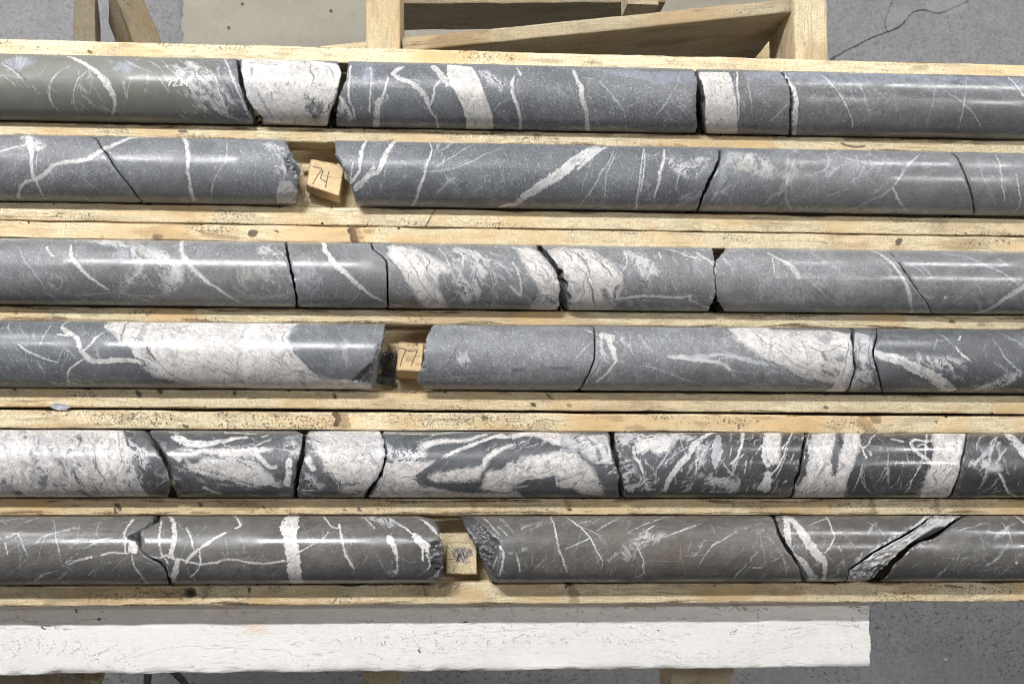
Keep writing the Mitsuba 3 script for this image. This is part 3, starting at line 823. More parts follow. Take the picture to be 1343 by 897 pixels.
# ------------------------------------------------------------------ marks laid on a surface, in its own coordinates
class Marks:
    """Strokes (chains of tapering capsules) laid over a material's colour: veins, cracks, stains, handwriting, painted sheen and edge shade. u runs along the object in metres, v across it;
    each object has its own slot of v."""
    def __init__(self, u0, u1, slots, slot, cu, cv):
        self.u0, self.cu, self.cv, self.slot = u0, cu, cv, slot
        self.nu, self.nv = int((u1 - u0) / cu) + 1, int(round(slot * slots / cv)) + 1
        self.segs, self.n = [], 0
    def stroke(self, pts, col, alpha, soft, rough, patch, taper=False):
        """pts: (u, v, radius)"""
        pts = [tuple(p) for p in pts]
        if len(pts) == 1: pts = pts * 2
        if len(pts) > 2:
            q = np.array([pts[0]] + pts + [pts[-1]]); o = [pts[0]]
            for k in range(1, len(q) - 2):
                p0, p1, p2, p3 = q[k - 1:k + 3]
                for t in (.34, .67, 1.0): o.append(tuple(.5 * (2 * p1 + (p2 - p0) * t + (2 * p0 - 5 * p1 + 4 * p2 - p3) * t * t + (3 * p1 - p0 - 3 * p2 + p3) * t ** 3)))
            pts = [(x, y, max(r, .0001)) for x, y, r in o]
        if taper: pts = [(x, y, r * (.35 + .65 * min(1, 3 * k / (len(pts) - 1), 3 * (1 - k / (len(pts) - 1))))) for k, (x, y, r) in enumerate(pts)]
        for a, b in zip(pts[:-1], pts[1:]): self.segs.append((*a, *b, *col, alpha, soft, rough, patch, self.n))
        self.n += 1
    def fill(self, poly, col, alpha, soft, rough, patch, pitch=.0011):
        import shapely
        g = shapely.Polygon(poly).buffer(0).buffer(-pitch * .7)
        lo, hi = g.bounds[1] if not g.is_empty else 0, g.bounds[3] if not g.is_empty else 0
        for v in np.arange(lo + pitch * .3, hi, pitch):
            cut = g.intersection(shapely.LineString([(-9, v), (9, v)]))
            for s in getattr(cut, 'geoms', [cut]):
                if s.is_empty or s.length < 1e-6: continue
                (a, _), (b, _) = s.coords[0], s.coords[-1]
                self.segs.append((a, v, pitch * .75, b, v, pitch * .75, *col, alpha, soft, rough, patch, self.n))
        self.n += 1
    def pack(self):
        s = np.array(self.segs, float); cells = {}
        for i, q in enumerate(s):
            w = max(q[2], q[5]) + q[10] + .0016 * q[11] + .0004
            dx, dy = q[3] - q[0], q[4] - q[1]; L = math.hypot(dx, dy)
            i0, i1 = int((min(q[0], q[3]) - w - self.u0) / self.cu), int((max(q[0], q[3]) + w - self.u0) / self.cu)
            j0, j1 = int((min(q[1], q[4]) - w) / self.cv), int((max(q[1], q[4]) + w) / self.cv)
            for a in range(max(i0, 0), min(i1, self.nu - 1) + 1):
                for b in range(max(j0, 0), min(j1, self.nv - 1) + 1):
                    cx, cy = self.u0 + (a + .5) * self.cu, (b + .5) * self.cv
                    t = min(max(((cx - q[0]) * dx + (cy - q[1]) * dy) / max(L * L, 1e-12), 0), 1)
                    if math.hypot(cx - q[0] - dx * t, cy - q[1] - dy * t) < w + .5 * math.hypot(self.cu, self.cv):
                        cells.setdefault(a * self.nv + b, []).append(i)
        start = np.zeros(self.nu * self.nv + 1, np.uint32); order = []
        for c in range(self.nu * self.nv):
            start[c] = len(order); order += cells.get(c, [])
        start[-1] = len(order)
        self.start, self.order = mi.UInt32(start), mi.UInt32(np.array(order, np.uint32))
        self.col = [mi.Float(np.ascontiguousarray(s[:, k]).astype(np.float32)) for k in range(14)]
        self.ids = mi.UInt32(s[:, 13].astype(np.uint32))
    def over(self, base, u, v, wu, wv, thread, ragged=.5, fat=1.0):
        """base colour with the strokes over it; (wu, wv) a wobble in metres, thread a 0..1 pattern that breaks patchy strokes up. Also the total cover."""
        a = dr.clip(mi.Int32(dr.floor((u - self.u0) / self.cu)), 0, self.nu - 1)
        b = dr.clip(mi.Int32(dr.floor(v / self.cv)), 0, self.nv - 1)
        cell = mi.UInt32(a * self.nv + b)
        i, end = dr.gather(mi.UInt32, self.start, cell), dr.gather(mi.UInt32, self.start, cell + 1)
        def put(c, cov, d, col, alpha, soft, patch):
            sf = soft * (.4 + 1.2 * ragged)
            k = alpha * (1 - smoothstep(-sf, sf, d + (ragged - .5) * dr.minimum(soft, .0006)))
            k *= dr.clip(1.1 * fat - .12, .3, 1)
            k *= dr.lerp(1.0, smoothstep(patch - .16, patch + .16, thread), dr.minimum(patch * 2, 1))
            return mix(c, col, k), dr.maximum(cov * (1 - k), k * dr.mean(col))
        c0 = mi.Color3f(base)
        state = (i, mi.UInt32(0xffffffff), mi.Float(9), mi.Color3f(0), mi.Float(0), mi.Float(1), mi.Float(0), c0, mi.Float(0) + 0 * u)
        def body(i, cur, d, col, alpha, soft, patch, c, cov):
            k = dr.gather(mi.UInt32, self.order, i)
            g = lambda n: dr.gather(mi.Float, self.col[n], k)
            sid = dr.gather(mi.UInt32, self.ids, k)
            new = sid != cur
            c2, cov2 = put(c, cov, d, col, alpha, soft, patch)
            c, cov = dr.select(new, c2, c), dr.select(new, cov2, cov)
            d = dr.select(new, 9.0, d)
            rough = g(11)
            pu, pv = u + wu * rough - g(0), v + wv * rough - g(1)
            du, dv = g(3) - g(0), g(4) - g(1)
            t = dr.clip((pu * du + pv * dv) / dr.maximum(du * du + dv * dv, 1e-12), 0, 1)
            dd = dr.sqrt(dr.square(pu - du * t) + dr.square(pv - dv * t) + 1e-12) - dr.lerp(g(2), g(5), t) * fat
            return i + 1, sid, dr.minimum(d, dd), mi.Color3f(g(6), g(7), g(8)), g(9), g(10), g(12), c, cov
        r = dr.while_loop(state, lambda i, *_: i < end, body, labels=('i', 'cur', 'd', 'col', 'al', 'so', 'pa', 'c', 'cov'))
        return put(r[7], r[8], r[2], r[3], r[4], r[5], r[6])

def lut(values, t):
    """linear interpolation in a table, t from 0 to 1"""
    n = len(values); a = mi.Float(np.asarray(values, np.float32)); x = dr.clip(t, 0, 1) * (n - 1)
    i = dr.minimum(mi.UInt32(x), n - 2); f = x - mi.Float(i)
    return dr.lerp(dr.gather(mi.Float, a, i), dr.gather(mi.Float, a, i + 1), f)

# ------------------------------------------------------------------ rock
RAD = .03055
ROWY = [.23527, .15862, .06149, -.01480, -.11488, -.19314]
SLOT = .2
KIND = {  # colour, cover, edge softness (m), wobble, break-up
 'q': ((.53, .518, .505), .90, .0005, 1.3, .28), 'Q': ((.555, .53, .51), 1, .0005, 1.7, .26), 'w': ((.565, .545, .52), 1, .0005, .8, 0), 'f': ((.42, .43, .445), .68, .00045, 1.1, .36),
 'g': ((.33, .34, .37), .45, .003, 2.5, .45), 'k': ((.025, .025, .027), .72, .0003, 1.5, .34), 'd': ((.05, .05, .052), .95, .0006, 2.5, 0),
 'e': ((.06, .057, .057), 1, .0004, 1.5, 0), 'm': ((.085, .087, .094), .85, .0012, 3.2, .5), 's': ((.28, .31, .38), .5, .0022, 3.5, .3),  # s: bluish lamp sheen over dry core tops, painted into the colour
 'p': ((.46, .46, .465), .8, .0032, 3.6, .54), 'y': ((.37, .365, .33), .6, .003, 3.5, .48), 'c': ((.40, .39, .375), 1, .0004, 1, 0),
 'h': ((.58, .58, .58), .9, .00018, .15, 0), 'r': ((.15, .115, .09), .3, .007, 3, .2), 'o': ((.152, .15, .125), .8, .006, 3, .15),
 'j': ((.075, .077, .083), .42, .0014, 2.2, .3), 'M': ((.10, .102, .11), .8, .004, 3.2, .60), 'i': ((.40, .41, .43), .58, .0004, 1.8, .40), 'v': ((.43, .435, .445), .6, .0013, 3.6, .46), 'u': ((.53, .52, .51), .85, .00035, 2.3, .30), 'U': ((.05, .051, .055), .85, .0003, 2.3, .28), 'P': ((.45, .445, .44), .7, .0008, 3.4, .48), 'N': ((.10, .102, .11), .62, .0011, 3.2, .50)}
veins = Marks(-.52, .54, 8, SLOT, .004, .0055)
FRACTURES = []; vr = np.random.default_rng(5)
def row_v(row, s): return row * SLOT + SLOT / 2 + s
veins.stroke([(-.47, row_v(1, 0), .06), (-.33, row_v(1, 0), .06)], *KIND['o'])
for line in VEINS.split('\n'):
    if not line: continue
    head, *pts = line.split(' ')
    row, kind, poly = int(head[0]), head[-1], head[1] == 'P'
    P, r = [], 0
    for p in pts:
        q = [float(x) * 1e-4 for x in p.split(',')]
        r = q[2] if len(q) > 2 else r
        P.append((q[0], row_v(row, q[1]), max(r, .00022)))
    if poly:
        P = [p[:2] for p in P]
        if kind == 'q':                                     # the contact with the grey rock is marbled, not a clean line
            veins.stroke([(x, v, .0007 if row == 5 else .0013) for x, v in P + P[:1]], *KIND['P'])
        veins.fill(P, *KIND['Q' if kind == 'q' else kind])
        if kind == 'q':
            c = np.mean(P, axis=0)
            veins.stroke([(x + (c[0] - x) * .05, v + (c[1] - v) * .06, .0013) for x, v in P + P[:1]], *KIND['N'])
        if kind in 'dc': FRACTURES.append((row, kind, P))
    else:
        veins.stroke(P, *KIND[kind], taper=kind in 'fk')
        if kind in 'qf' and len(P) > 2 and P[0][2] < .0022:      # hairlines that run beside a vein
            for _ in range(2 if kind == 'q' else 1):
                o, sl = vr.normal() * .0022 + np.sign(vr.random() - .5) * .0012, vr.normal() * .10
                a0, a1 = sorted(vr.random(2)); n_ = len(P)
                sub = P[int(a0 * n_):max(int(a1 * n_) + 1, int(a0 * n_) + 2)]
                if len(sub) > 1: veins.stroke([(x + o + sl * (v - P[0][1]), v + vr.normal() * .0006, .00016 + .0001 * vr.random()) for x, v, _ in sub], *KIND['i'], taper=True)
def wisps(row, px0, px1, many, deg, kind='v', size=1.0):
    for _ in range(many):
        x, s, L = -.478 + .98 / 1343 * vr.uniform(px0, px1), vr.uniform(-.034, .034), vr.uniform(.012, .035) * size
        aim, pts = math.radians(deg + vr.normal() * 11), []
        for k in range(5):
            pts.append((x, row_v(row, s), vr.uniform(.0003, .0013) * size)); aim += vr.normal() * .16
            x += L / 5 * math.cos(aim); s += L / 5 * math.sin(aim)
        veins.stroke(pts, *KIND[kind], taper=True)
for row, many in ((1, 70), (2, 75), (3, 80), (4, 70), (5, 50), (6, 95)):          # thin stringers scattered over the rock
    for _ in range(many):
        x, s, lean, L = vr.uniform(-.48, .50), vr.uniform(-.03, .036), vr.normal() * .55 + (.35 if row < 5 else -.25), vr.uniform(.006, .05)
        pts, aim = [], lean
        for k in range(5):
            pts.append((x, row_v(row, s), .00013 + .00014 * vr.random())); aim += vr.normal() * .22
            x += L / 5 * math.sin(aim); s -= L / 5 * math.cos(aim)
        veins.stroke(pts, *KIND['i'], taper=True)
for a in ((5, 380, 400, 8, -30), (5, 510, 800, 22, 28), (5, 810, 1045, 30, 62), (5, 1110, 1343, 12, 75), (5, 205, 390, 22, -20), (3, 540, 720, 26, -58), (3, 790, 930, 16, -65), (3, 60, 240, 14, -45), (3, 960, 1343, 10, -50),
          (4, 900, 1110, 16, -22), (4, 60, 150, 8, -45), (4, 780, 800, 4, -60), (4, 1160, 1343, 12, -40), (1, 225, 320, 26, -55), (1, 0, 220, 14, -55), (1, 340, 480, 8, -75), (2, 860, 1130, 24, 60), (2, 440, 600, 8, 60), (6, 640, 1343, 26, 48), (6, 0, 160, 10, 25)):
    wisps(*a)
for a in ((5, 810, 1045, 46, 64, 'u', .5), (5, 510, 800, 16, 28, 'u', .55), (5, 205, 390, 12, -20, 'u', .5), (5, 1110, 1200, 8, 80, 'u', .4), (5, 1265, 1343, 8, 65, 'u', .4), (3, 560, 720, 22, -60, 'u', .4), (3, 790, 930, 12, -62, 'u', .35), (1, 230, 320, 20, -55, 'u', .4),
          (5, 0, 205, 46, -65, 'U', .5), (5, 510, 800, 34, 30, 'U', .5), (5, 395, 500, 16, -50, 'U', .45), (5, 210, 390, 16, -22, 'U', .45), (5, 1050, 1110, 6, 75, 'U', .35), (3, 500, 560, 14, -62, 'U', .45), (3, 690, 820, 26, -60, 'U', .45), (4, 150, 470, 26, -32, 'U', .4), (4, 970, 1120, 26, -34, 'U', .5), (1, 230, 330, 16, -55, 'U', .4), (1, 330, 440, 9, -80, 'U', .4), (4, 1115, 1148, 10, 85, 'U', .5)):
    wisps(*a)
for a in ((1, 225, 320, 14, -55, 'N'), (3, 500, 570, 8, -62, 'N'), (3, 690, 830, 16, -58, 'N'), (4, 150, 470, 12, -35, 'N'), (4, 960, 1115, 16, -35, 'N'), (5, 0, 210, 44, -62, 'N'), (5, 210, 390, 14, -25, 'N'), (5, 395, 500, 20, -45, 'N'), (5, 505, 800, 18, 28, 'N'), (1, 320, 440, 10, -80, 'N')):
    wisps(*a)
veins.pack()
#        left ... right of the frame, 9 stations for each row
GREY = [[0.1277, 0.1277, 0.1277, 0.1277, 0.1277, 0.1277, 0.1316, 0.1354, 0.1354], [0.1548, 0.1432, 0.1354, 0.1316, 0.12, 0.1277, 0.1548, 0.1741, 0.1703], [0.1505, 0.1584, 0.1584, 0.1584, 0.1505, 0.1663, 0.1782, 0.1782, 0.1584], [0.1161, 0.1161, 0.12, 0.1509, 0.1625, 0.1625, 0.1548, 0.0929, 0.0851], [0.0673, 0.0673, 0.0673, 0.0792, 0.0792, 0.0673, 0.0515, 0.0491, 0.0515], [0.118, 0.1092, 0.1005, 0.1005, 0.0944, 0.1005, 0.1066, 0.0918, 0.0944]]
BLUE = [[1.0, 1.02, 1.10, 1.12, 1.10, 1.08, 1.04, 1.04, 1.04], [1.06, 1.08, 1.1, 1.12, 1.12, 1.12, 1.06, 1.04, 1.05], [1.04] * 9, [1.12, 1.12, 1.12, 1.08, 1.06, 1.06, 1.06, 1.1, 1.1], [1.08, 1.08, 1.08, 1.12, 1.1, 1.06, 1.03, 1.02, 1.02], [.90, .90, .90, .90, .89, .84, .86, .89, .89]]
GRAIN = [[.55, .6, .85, 1, 1, 1, .9, .8, .7], [1, 1, 1, 1, 1, 1, .9, .8, .8], [.9, .9, .9, .9, .9, .9, 1, .8, .6], [1, 1, 1, 1, 1, 1, .9, .8, .8], [.5] * 9, [.25] * 9]
SHINE = [[.36, .34, .34, .36, .36, .34, .30, .24, .24], [.34, .33, .32, .31, .33, .33, .29, .25, .25], [.27, .27, .28, .3, .32, .34, .3, .23, .22],
         [.27, .25, .27, .3, .36, .36, .34, .3, .3], [.29, .29, .28, .28, .28, .27, .22, .18, .20], [.26, .19, .17, .19, .3, .34, .26, .19, .21]]
FLOW = [[-55, -55, -60, -75, -65, -60, -80, -55, -50], [60, 40, -70, 60, 50, 40, 70, 55, -75], [-55, -50, -55, -60, -60, -70, -45, -60, 50],
        [-40, -35, -45, -60, -65, -60, -20, -40, -40], [-70, -60, -20, 30, 25, 25, 60, 70, 70], [20, 20, 30, -60, 60, 50, 50, 60, 20]]
flat = lambda tab: np.array([tab[0]] + tab + [tab[-1]]).ravel()
def rowlut(tab, row, t):
    a = flat(tab); n = 9
    x = dr.clip(t, 0, 1) * (n - 1); i = dr.minimum(mi.UInt32(x), n - 2); f = x - mi.Float(i)
    k = mi.UInt32(dr.clip(row, 0, 7)) * n + i; a = mi.Float(a.astype(np.float32))
    return dr.lerp(dr.gather(mi.Float, a, k), dr.gather(mi.Float, a, k + 1), f)
def rock_colour(p, n, uv):
    u, v = uv.x, uv.y
    row = dr.floor(v / SLOT)
    t = (u + .478) / .98
    a, b = u * 1000, v * 1000
    n1, n2 = noise(a * .13, b * .13, 3.), noise(a * .13, b * .13, 9.)
    n3, n4 = noise(a * .55, b * .55, 5.), noise(a * .55, b * .55, 7.)
    n5, n6 = noise(a * 1.9, b * 1.9, 1.), noise(a * 4.1, b * 4.1, 2.)
    wu = ((n1 - .5) * 1.0 + (n3 - .5) * .7 + (n5 - .5) * .42 + (n6 - .5) * .2) * .001
    wv = ((n2 - .5) * 1.0 + (n4 - .5) * .7 + (n5 - .5) * .36 + (n6 - .5) * .2) * .001
    # foliation: streaks and contour lines that follow the flow of the rock, folded by a wobble
    ridge = lambda x: 1 - dr.abs(2 * x - 1)
    ua, vb = a + (n1 - .5) * 11 + (n3 - .5) * 2.6, b + (n2 - .5) * 11 + (n4 - .5) * 2.6
    st = dr.clip(t, 0, 1) * 8 + (n1 - .5) * .5
    s0 = dr.clip(dr.floor(st), 0, 7); w1 = smoothstep(.3, .7, st - s0)
    def flow(k):
        fl = dr.gather(mi.Float, mi.Float((flat(FLOW) * math.pi / 180).astype(np.float32)), mi.UInt32(dr.clip(row, 0, 7)) * 9 + mi.UInt32(k))
        cs, sn = dr.cos(fl), dr.sin(fl)
        x, y = ua - (k * 122.5 - 478), vb - (row + .5) * SLOT * 1000
        sa, na, q = x * cs + y * sn + k * 300, y * cs - x * sn + k * 130, row * 17 + 51
        return noise(sa * .055, na * .26, q), noise(sa * .15, na * .62, q + 2), noise(sa * .42, na * 1.5, q + 4)
    fA, fB, fC = (dr.lerp(x, y, w1) for x, y in zip(flow(s0), flow(s0 + 1)))
    thread = .40 * ridge(fA) + .34 * ridge(fB) + .26 * (.5 * ridge(fC) + .5 * n5)
    thread = dr.clip((thread - .60) * 2.0 + .5, 0, 1)
    line = lambda f, w: 1 - smoothstep(w * .35, w, dr.abs(f - .5))
    lines = dr.maximum(line(fA, .035) * smoothstep(.35, .6, n4), line(fB, .06) * smoothstep(.45, .7, n3) * .8)
    lines = dr.maximum(lines, line(fC, .09) * smoothstep(.55, .8, n1) * .6)
    grey = rowlut(GREY, row, t) * (.80 + .24 * n1 + .20 * noise(a * .028, b * .05, 81.)) * (.92 + .14 * n4)
    g = rowlut(GRAIN, row, t)
    s1 = cell_rand(a * 1.5 + n3 * 2, b * 1.5 + n4 * 2, 2)
    s2 = noise(a * 1.7, b * 1.7, 4.) * .55 + noise(a * 3.1, b * 3.1, 6.) * .45
    grey *= 1 + g * ((s1 - .5) * .36 + (s2 - .5) * .95)
    grey += g * .24 * smoothstep(.95, .99, s1) * smoothstep(.42, .6, n3)
    grey *= 1 - .55 * g * smoothstep(.86, .92, noise(a * .9, b * .9, 21.)) * smoothstep(.4, .7, t)
    streak = .5 * noise(a * .05, b * .9 + n1 * 4, 31.) + .5 * noise(a * .09 + b * .07, b * .5 - a * .33 + n1 * 3, 33.)
    grey *= 1 + (1 - g) * (streak - .5) * .55
    here = smoothstep(.42, .72, noise(a * .020, b * .035, 67.))
    grey += lines * .075 * here * smoothstep(.25, .7, n5 * .5 + n4 * .5)
    grey *= .90 + .22 * thread * here + .06 * fA
    bl = rowlut(BLUE, row, t)
    base = mi.Color3f(grey, grey * (1 + (bl - 1) * .45), grey * bl)
    c, cov = veins.over(base, u, v, wu, wv, thread, n5 * .6 + n6 * .4, .62 + .4 * n3 + .3 * noise(a * .28, b * .28, 73.))
    # the pale minerals are not even: fine grey flecks, hairlines and a warm tinge
    pale = smoothstep(.28, .48, cov)
    spread = smoothstep(.38, .68, noise(a * .045, b * .07, 71.))
    dark = dr.maximum(lines * (.42 + .55 * spread), (1 - smoothstep(.10, .42, thread)) * spread * .75)
    fleck = smoothstep(.66, .80, noise(a * 1.1 + n3, b * 1.1, 12.)) * .22
    c = mix(c, mi.Color3f(.12, .122, .13), pale * dr.clip(dark * .78, 0, .9))
    c = c * (1 - pale * (fleck * (.3 + spread) + (fB - .5) * .22 + (n2 - .5) * .14 + (n5 - .5) * .12))
    c = c * mi.Color3f(1, 1 - .025 * pale * n1, 1 - .06 * pale * n1)
    return dr.clip(c, .012, .8)
def rock_rough(p, n, uv):
    row = dr.floor(uv.y / SLOT)
    wet = noise(uv.x * 26, uv.y * 45 + row * 3, 2.)
    return dr.clip(rowlut(SHINE, row, (uv.x + .478) / .98) + (noise(uv.x * 120, uv.y * 160, 2.) - .5) * .14 + smoothstep(.48, .70, wet) * .22 + .025, .12, .85)
def rock_relief(p, n, uv):
    return noise(uv.x * 1700, uv.y * 1700, 3.) * .6 + noise(uv.x * 600, uv.y * 600, 8.) * .9
scene['rock'] = {'type': 'twosided', 'bsdf': {'type': 'bumpmap', 'scale': 2.6e-5, 'arbitrary': mikit.proc(rock_relief, 2e-4),
    'bsdf': {'type': 'principled', 'base_color': mikit.proc(rock_colour), 'roughness': mikit.proc(rock_rough), 'specular': .45}}}
def broken_colour(p, n, uv):
    a, b, c = p.x * 1000, p.y * 1000, p.z * 1000
    k = .075 + .12 * noise(a * .4, b * .4, c * .4) + .12 * smoothstep(.6, .9, noise(a * 1.3, b * 1.3, c * 1.3))
    return mi.Color3f(k, k * 1.01, k * 1.03)
scene['broken_rock'] = {'type': 'twosided', 'bsdf': {'type': 'principled', 'base_color': mikit.proc(broken_colour), 'roughness': .6, 'specular': .3}}

# ------------------------------------------------------------------ wood
WSLOT, WN = .4, 40
grain_marks = Marks(-.75, .75, WN, WSLOT, .006, .012)
WK = {'k': ((.035, .026, .02), .92, .0004, 1.3, .05), 'n': ((.10, .075, .055), .92, .0007, 1.2, 0), 'b': ((.22, .13, .065), .65, .002, 3, .2), 'o': ((.62, .42, .20), .5, .008, 3, .1),
      's': ((.09, .068, .048), .85, .002, 3, .66), 'l': ((.05, .045, .045), .85, .00018, .1, 0), 'c': ((.14, .125, .11), .42, .00026, 1.6, .42), 'x': ((.14, .13, .115), .6, .0010, 2.6, .62),
      'z': ((.13, .12, .17), .7, .0008, 2, .4)}
#  tint of each board: brightness, warmth, dirt
TINT = np.array([[1, 1, .5]] * WN, float)
def tint(i, bright, warm, dirt): TINT[i] = (bright, warm, dirt)
def board_colour(p, n, uv):
    u, v = uv.x, uv.y
    slot = dr.floor(v / WSLOT)
    w = mi.UInt32(dr.clip(slot, 0, WN - 1))
    tb, tw, td = (dr.gather(mi.Float, mi.Float(TINT[:, k].astype(np.float32)), w) for k in range(3))
    a, b = u * 1000, v * 1000
    n1, n2 = noise(a * .012, b * .06, 1.), noise(a * .03, b * .15, 4.)
    n3 = noise(a * .35, b * .6, 6.)
    ring = b * .34 + n1 * 7 + n2 * 2.2 + slot * 3.7
    ring = ring - dr.floor(ring)
    late = smoothstep(.35, .95, ring) * (1 - smoothstep(.95, 1., ring))
    fibre = noise(a * .10, b * 3.2, 8.)
    saw = noise(a * 1.5 + b * .35, b * .25, 11.)
    c = mix((.80, .69, .465), (.66, .49, .26), late * (.35 + .5 * n2))
    fuzz = noise(a * 2.1, b * 1.3, 23.)
    c = c * (.80 + .22 * fibre) * (.90 + .16 * saw) * (.68 + .56 * fuzz)
    grit = noise(a * .8, b * .8, 25.) * .7 + fuzz * .3
    c = mix(c, mi.Color3f(.66, .46, .24), tw * .8 * smoothstep(.45, .85, n1))
    speck = smoothstep(.80, .88, noise(a * .9, b * .9, 15.)) * smoothstep(.35, .75, noise(a * .04, b * .09, 17.) )
    dirt = smoothstep(.50, .85, fbm(a * .05, b * .20, 19., octaves=3)) * .55
    damp = smoothstep(.56, .72, fbm(a * .016, b * .05 + slot * 5, 29., octaves=3)) * (.5 + .5 * fibre)
    c = mix(c, mi.Color3f(.40, .27, .14), damp * (.40 + .40 * tw))
    split = (1 - smoothstep(.01, .05, dr.abs(noise(a * .018, b * .75, 33.) - .5))) * smoothstep(.56, .74, noise(a * .03, b * .2, 35.))
    c = mix(c, mi.Color3f(.16, .115, .07), split * .6)
    c = mix(c, mi.Color3f(.13, .095, .06), dr.clip(td * (speck * .7 + dirt * .8), 0, .95))
    c, cov = grain_marks.over(c, u, v, (n3 - .5) * .0016 + (saw - .5) * .0006, (n2 - .5) * .0012 + (fibre - .5) * .0005, grit)
    return dr.clip(c * tb, .01, .85)
def board_relief(p, n, uv):
    a, b = uv.x * 1000, uv.y * 1000
    return noise(a * .12, b * 2.6, 8.) * .5 + noise(a * 1.6 + b * .3, b * .35, 11.) * .5 + noise(a * 2.3, b * 1.6, 23.) * .35
scene['pine'] = {'type': 'twosided', 'bsdf': {'type': 'bumpmap', 'scale': 4.0e-4, 'arbitrary': mikit.proc(board_relief, 3e-4),
    'bsdf': {'type': 'principled', 'base_color': mikit.proc(board_colour), 'roughness': .7, 'specular': .25}}}
def paint_grain(uv):
    a, b = uv.x * 1000, uv.y * 1000
    n1, n2 = noise(a * .016, b * .045, 41.), noise(a * .06, b * .12, 43.)
    ring = (b * .30 + n1 * 11 + n2 * 1.8)
    ring = ring - dr.floor(ring)
    return smoothstep(.55, .95, ring) * (1 - smoothstep(.95, 1., ring)), n1, n2
def paint_colour(p, n, uv):
    u, v = uv.x, uv.y
    a, b = u * 1000, v * 1000
    ring, n1, n2 = paint_grain(uv)
    n3, fibre = noise(a * .5, b * .9, 6.), noise(a * .2, b * 2.2, 8.)
    fine = noise(a * .045 + n1 * 3, b * .55 + n1 * 7 + n2 * 2, 49.)
    crack = dr.maximum(smoothstep(.78, .97, ring) * smoothstep(.50, .72, noise(a * .22, b * .4, 47.)), (1 - smoothstep(.01, .06, dr.abs(fine - .5))) * smoothstep(.45, .7, noise(a * .16, b * .3, 46.))) * smoothstep(.32, .60, noise(a * .012, b * .03, 48.))
    bare = smoothstep(.80, .88, noise(a * .7, b * 1.1, 51.)) * smoothstep(.55, .8, n1)
    c = mix((.845, .83, .80), (.72, .695, .655), n3 * .5 + fibre * .4)
    c = mix(c, mi.Color3f(.22, .19, .16), dr.clip(crack * .36 + bare * .5, 0, .9))
    c, cov = grain_marks.over(c, u, v, (n3 - .5) * .0014, (n2 - .5) * .001 + (fibre - .5) * .0006, noise(a * .7, b * .9, 27.))
    return dr.clip(c, .02, .88)
def paint_relief(p, n, uv):
    ring, n1, n2 = paint_grain(uv)
    return noise(uv.x * 180, uv.y * 1900, 8.) * .5 + noise(uv.x * 700, uv.y * 1100, 13.) * .5 - ring * 1.1
scene['white_paint'] = {'type': 'twosided', 'bsdf': {'type': 'bumpmap', 'scale': 2.6e-4, 'arbitrary': mikit.proc(paint_relief, 3e-4),
    'bsdf': {'type': 'principled', 'base_color': mikit.proc(paint_colour), 'roughness': .5, 'specular': .4}}}

# ------------------------------------------------------------------ concrete floor, beige sheet and small materials
floor_marks = Marks(-1.2, 1.2, 2, 2.0, .02, .02)
def floor_colour(p, n, uv):
    a, b = p.x * 1000, p.y * 1000
    n1, n2, n3 = noise(a * .004, b * .004, 2.), fbm(a * .02, b * .02, 5., octaves=3), noise(a * .25, b * .25, 7.)
    k = .225 * (.90 + .2 * n1) * (.90 + .2 * n2) * (.9 + .2 * n3)
    c = mi.Color3f(k, k * .985, k * 1.0)
    pit = smoothstep(.74, .84, noise(a * .26 + b * .14 + n3, b * .30 - a * .09, 9.)) * smoothstep(.15, .6, noise(a * .012, b * .012, 10.))
    pit2 = smoothstep(.76, .86, noise(a * .36, b * .36, 12.))
    c = mix(c, mi.Color3f(.085, .082, .085), dr.clip(pit * (.28 + .35 * smoothstep(.1, -.25, p.y)) + pit2 * .30, 0, .9))
    c, cov = floor_marks.over(c, p.x, p.y + 1.0, (n3 - .5) * .003, (n2 - .5) * .01, n3)
    return c
def floor_relief(p, n, uv):
    a, b = p.x * 1000, p.y * 1000
    return -smoothstep(.72, .86, noise(a * .26 + b * .14, b * .30 - a * .09, 9.)) + .25 * noise(a * .4, b * .4, 3.)
scene['concrete'] = {'type': 'twosided', 'bsdf': {'type': 'bumpmap', 'scale': 6e-4, 'arbitrary': mikit.proc(floor_relief, 8e-4),
    'bsdf': {'type': 'principled', 'base_color': mikit.proc(floor_colour), 'roughness': .65, 'specular': .35}}}
def sheet_colour(p, n, uv):
    a, b = p.x * 1000, p.y * 1000
    k = .8 + .25 * fbm(a * .012, b * .02, 3., octaves=3) + .08 * noise(a * .3, b * .3, 4.)
    return mi.Color3f(.285, .262, .205) * k
scene['beige_sheet_face'] = {'type': 'twosided', 'bsdf': {'type': 'principled', 'base_color': mikit.proc(sheet_colour), 'roughness': .6}}
scene['black_rubber'] = {'type': 'twosided', 'bsdf': {'type': 'principled', 'base_color': {'type': 'rgb', 'value': .02}, 'roughness': .45}}
scene['dull_foil'] = {'type': 'twosided', 'bsdf': {'type': 'principled', 'base_color': {'type': 'rgb', 'value': [.62, .62, .66]}, 'roughness': .38, 'metallic': .55}}
scene['dark_steel'] = {'type': 'twosided', 'bsdf': {'type': 'principled', 'base_color': {'type': 'rgb', 'value': [.06, .05, .045]}, 'roughness': .5, 'metallic': .5}}

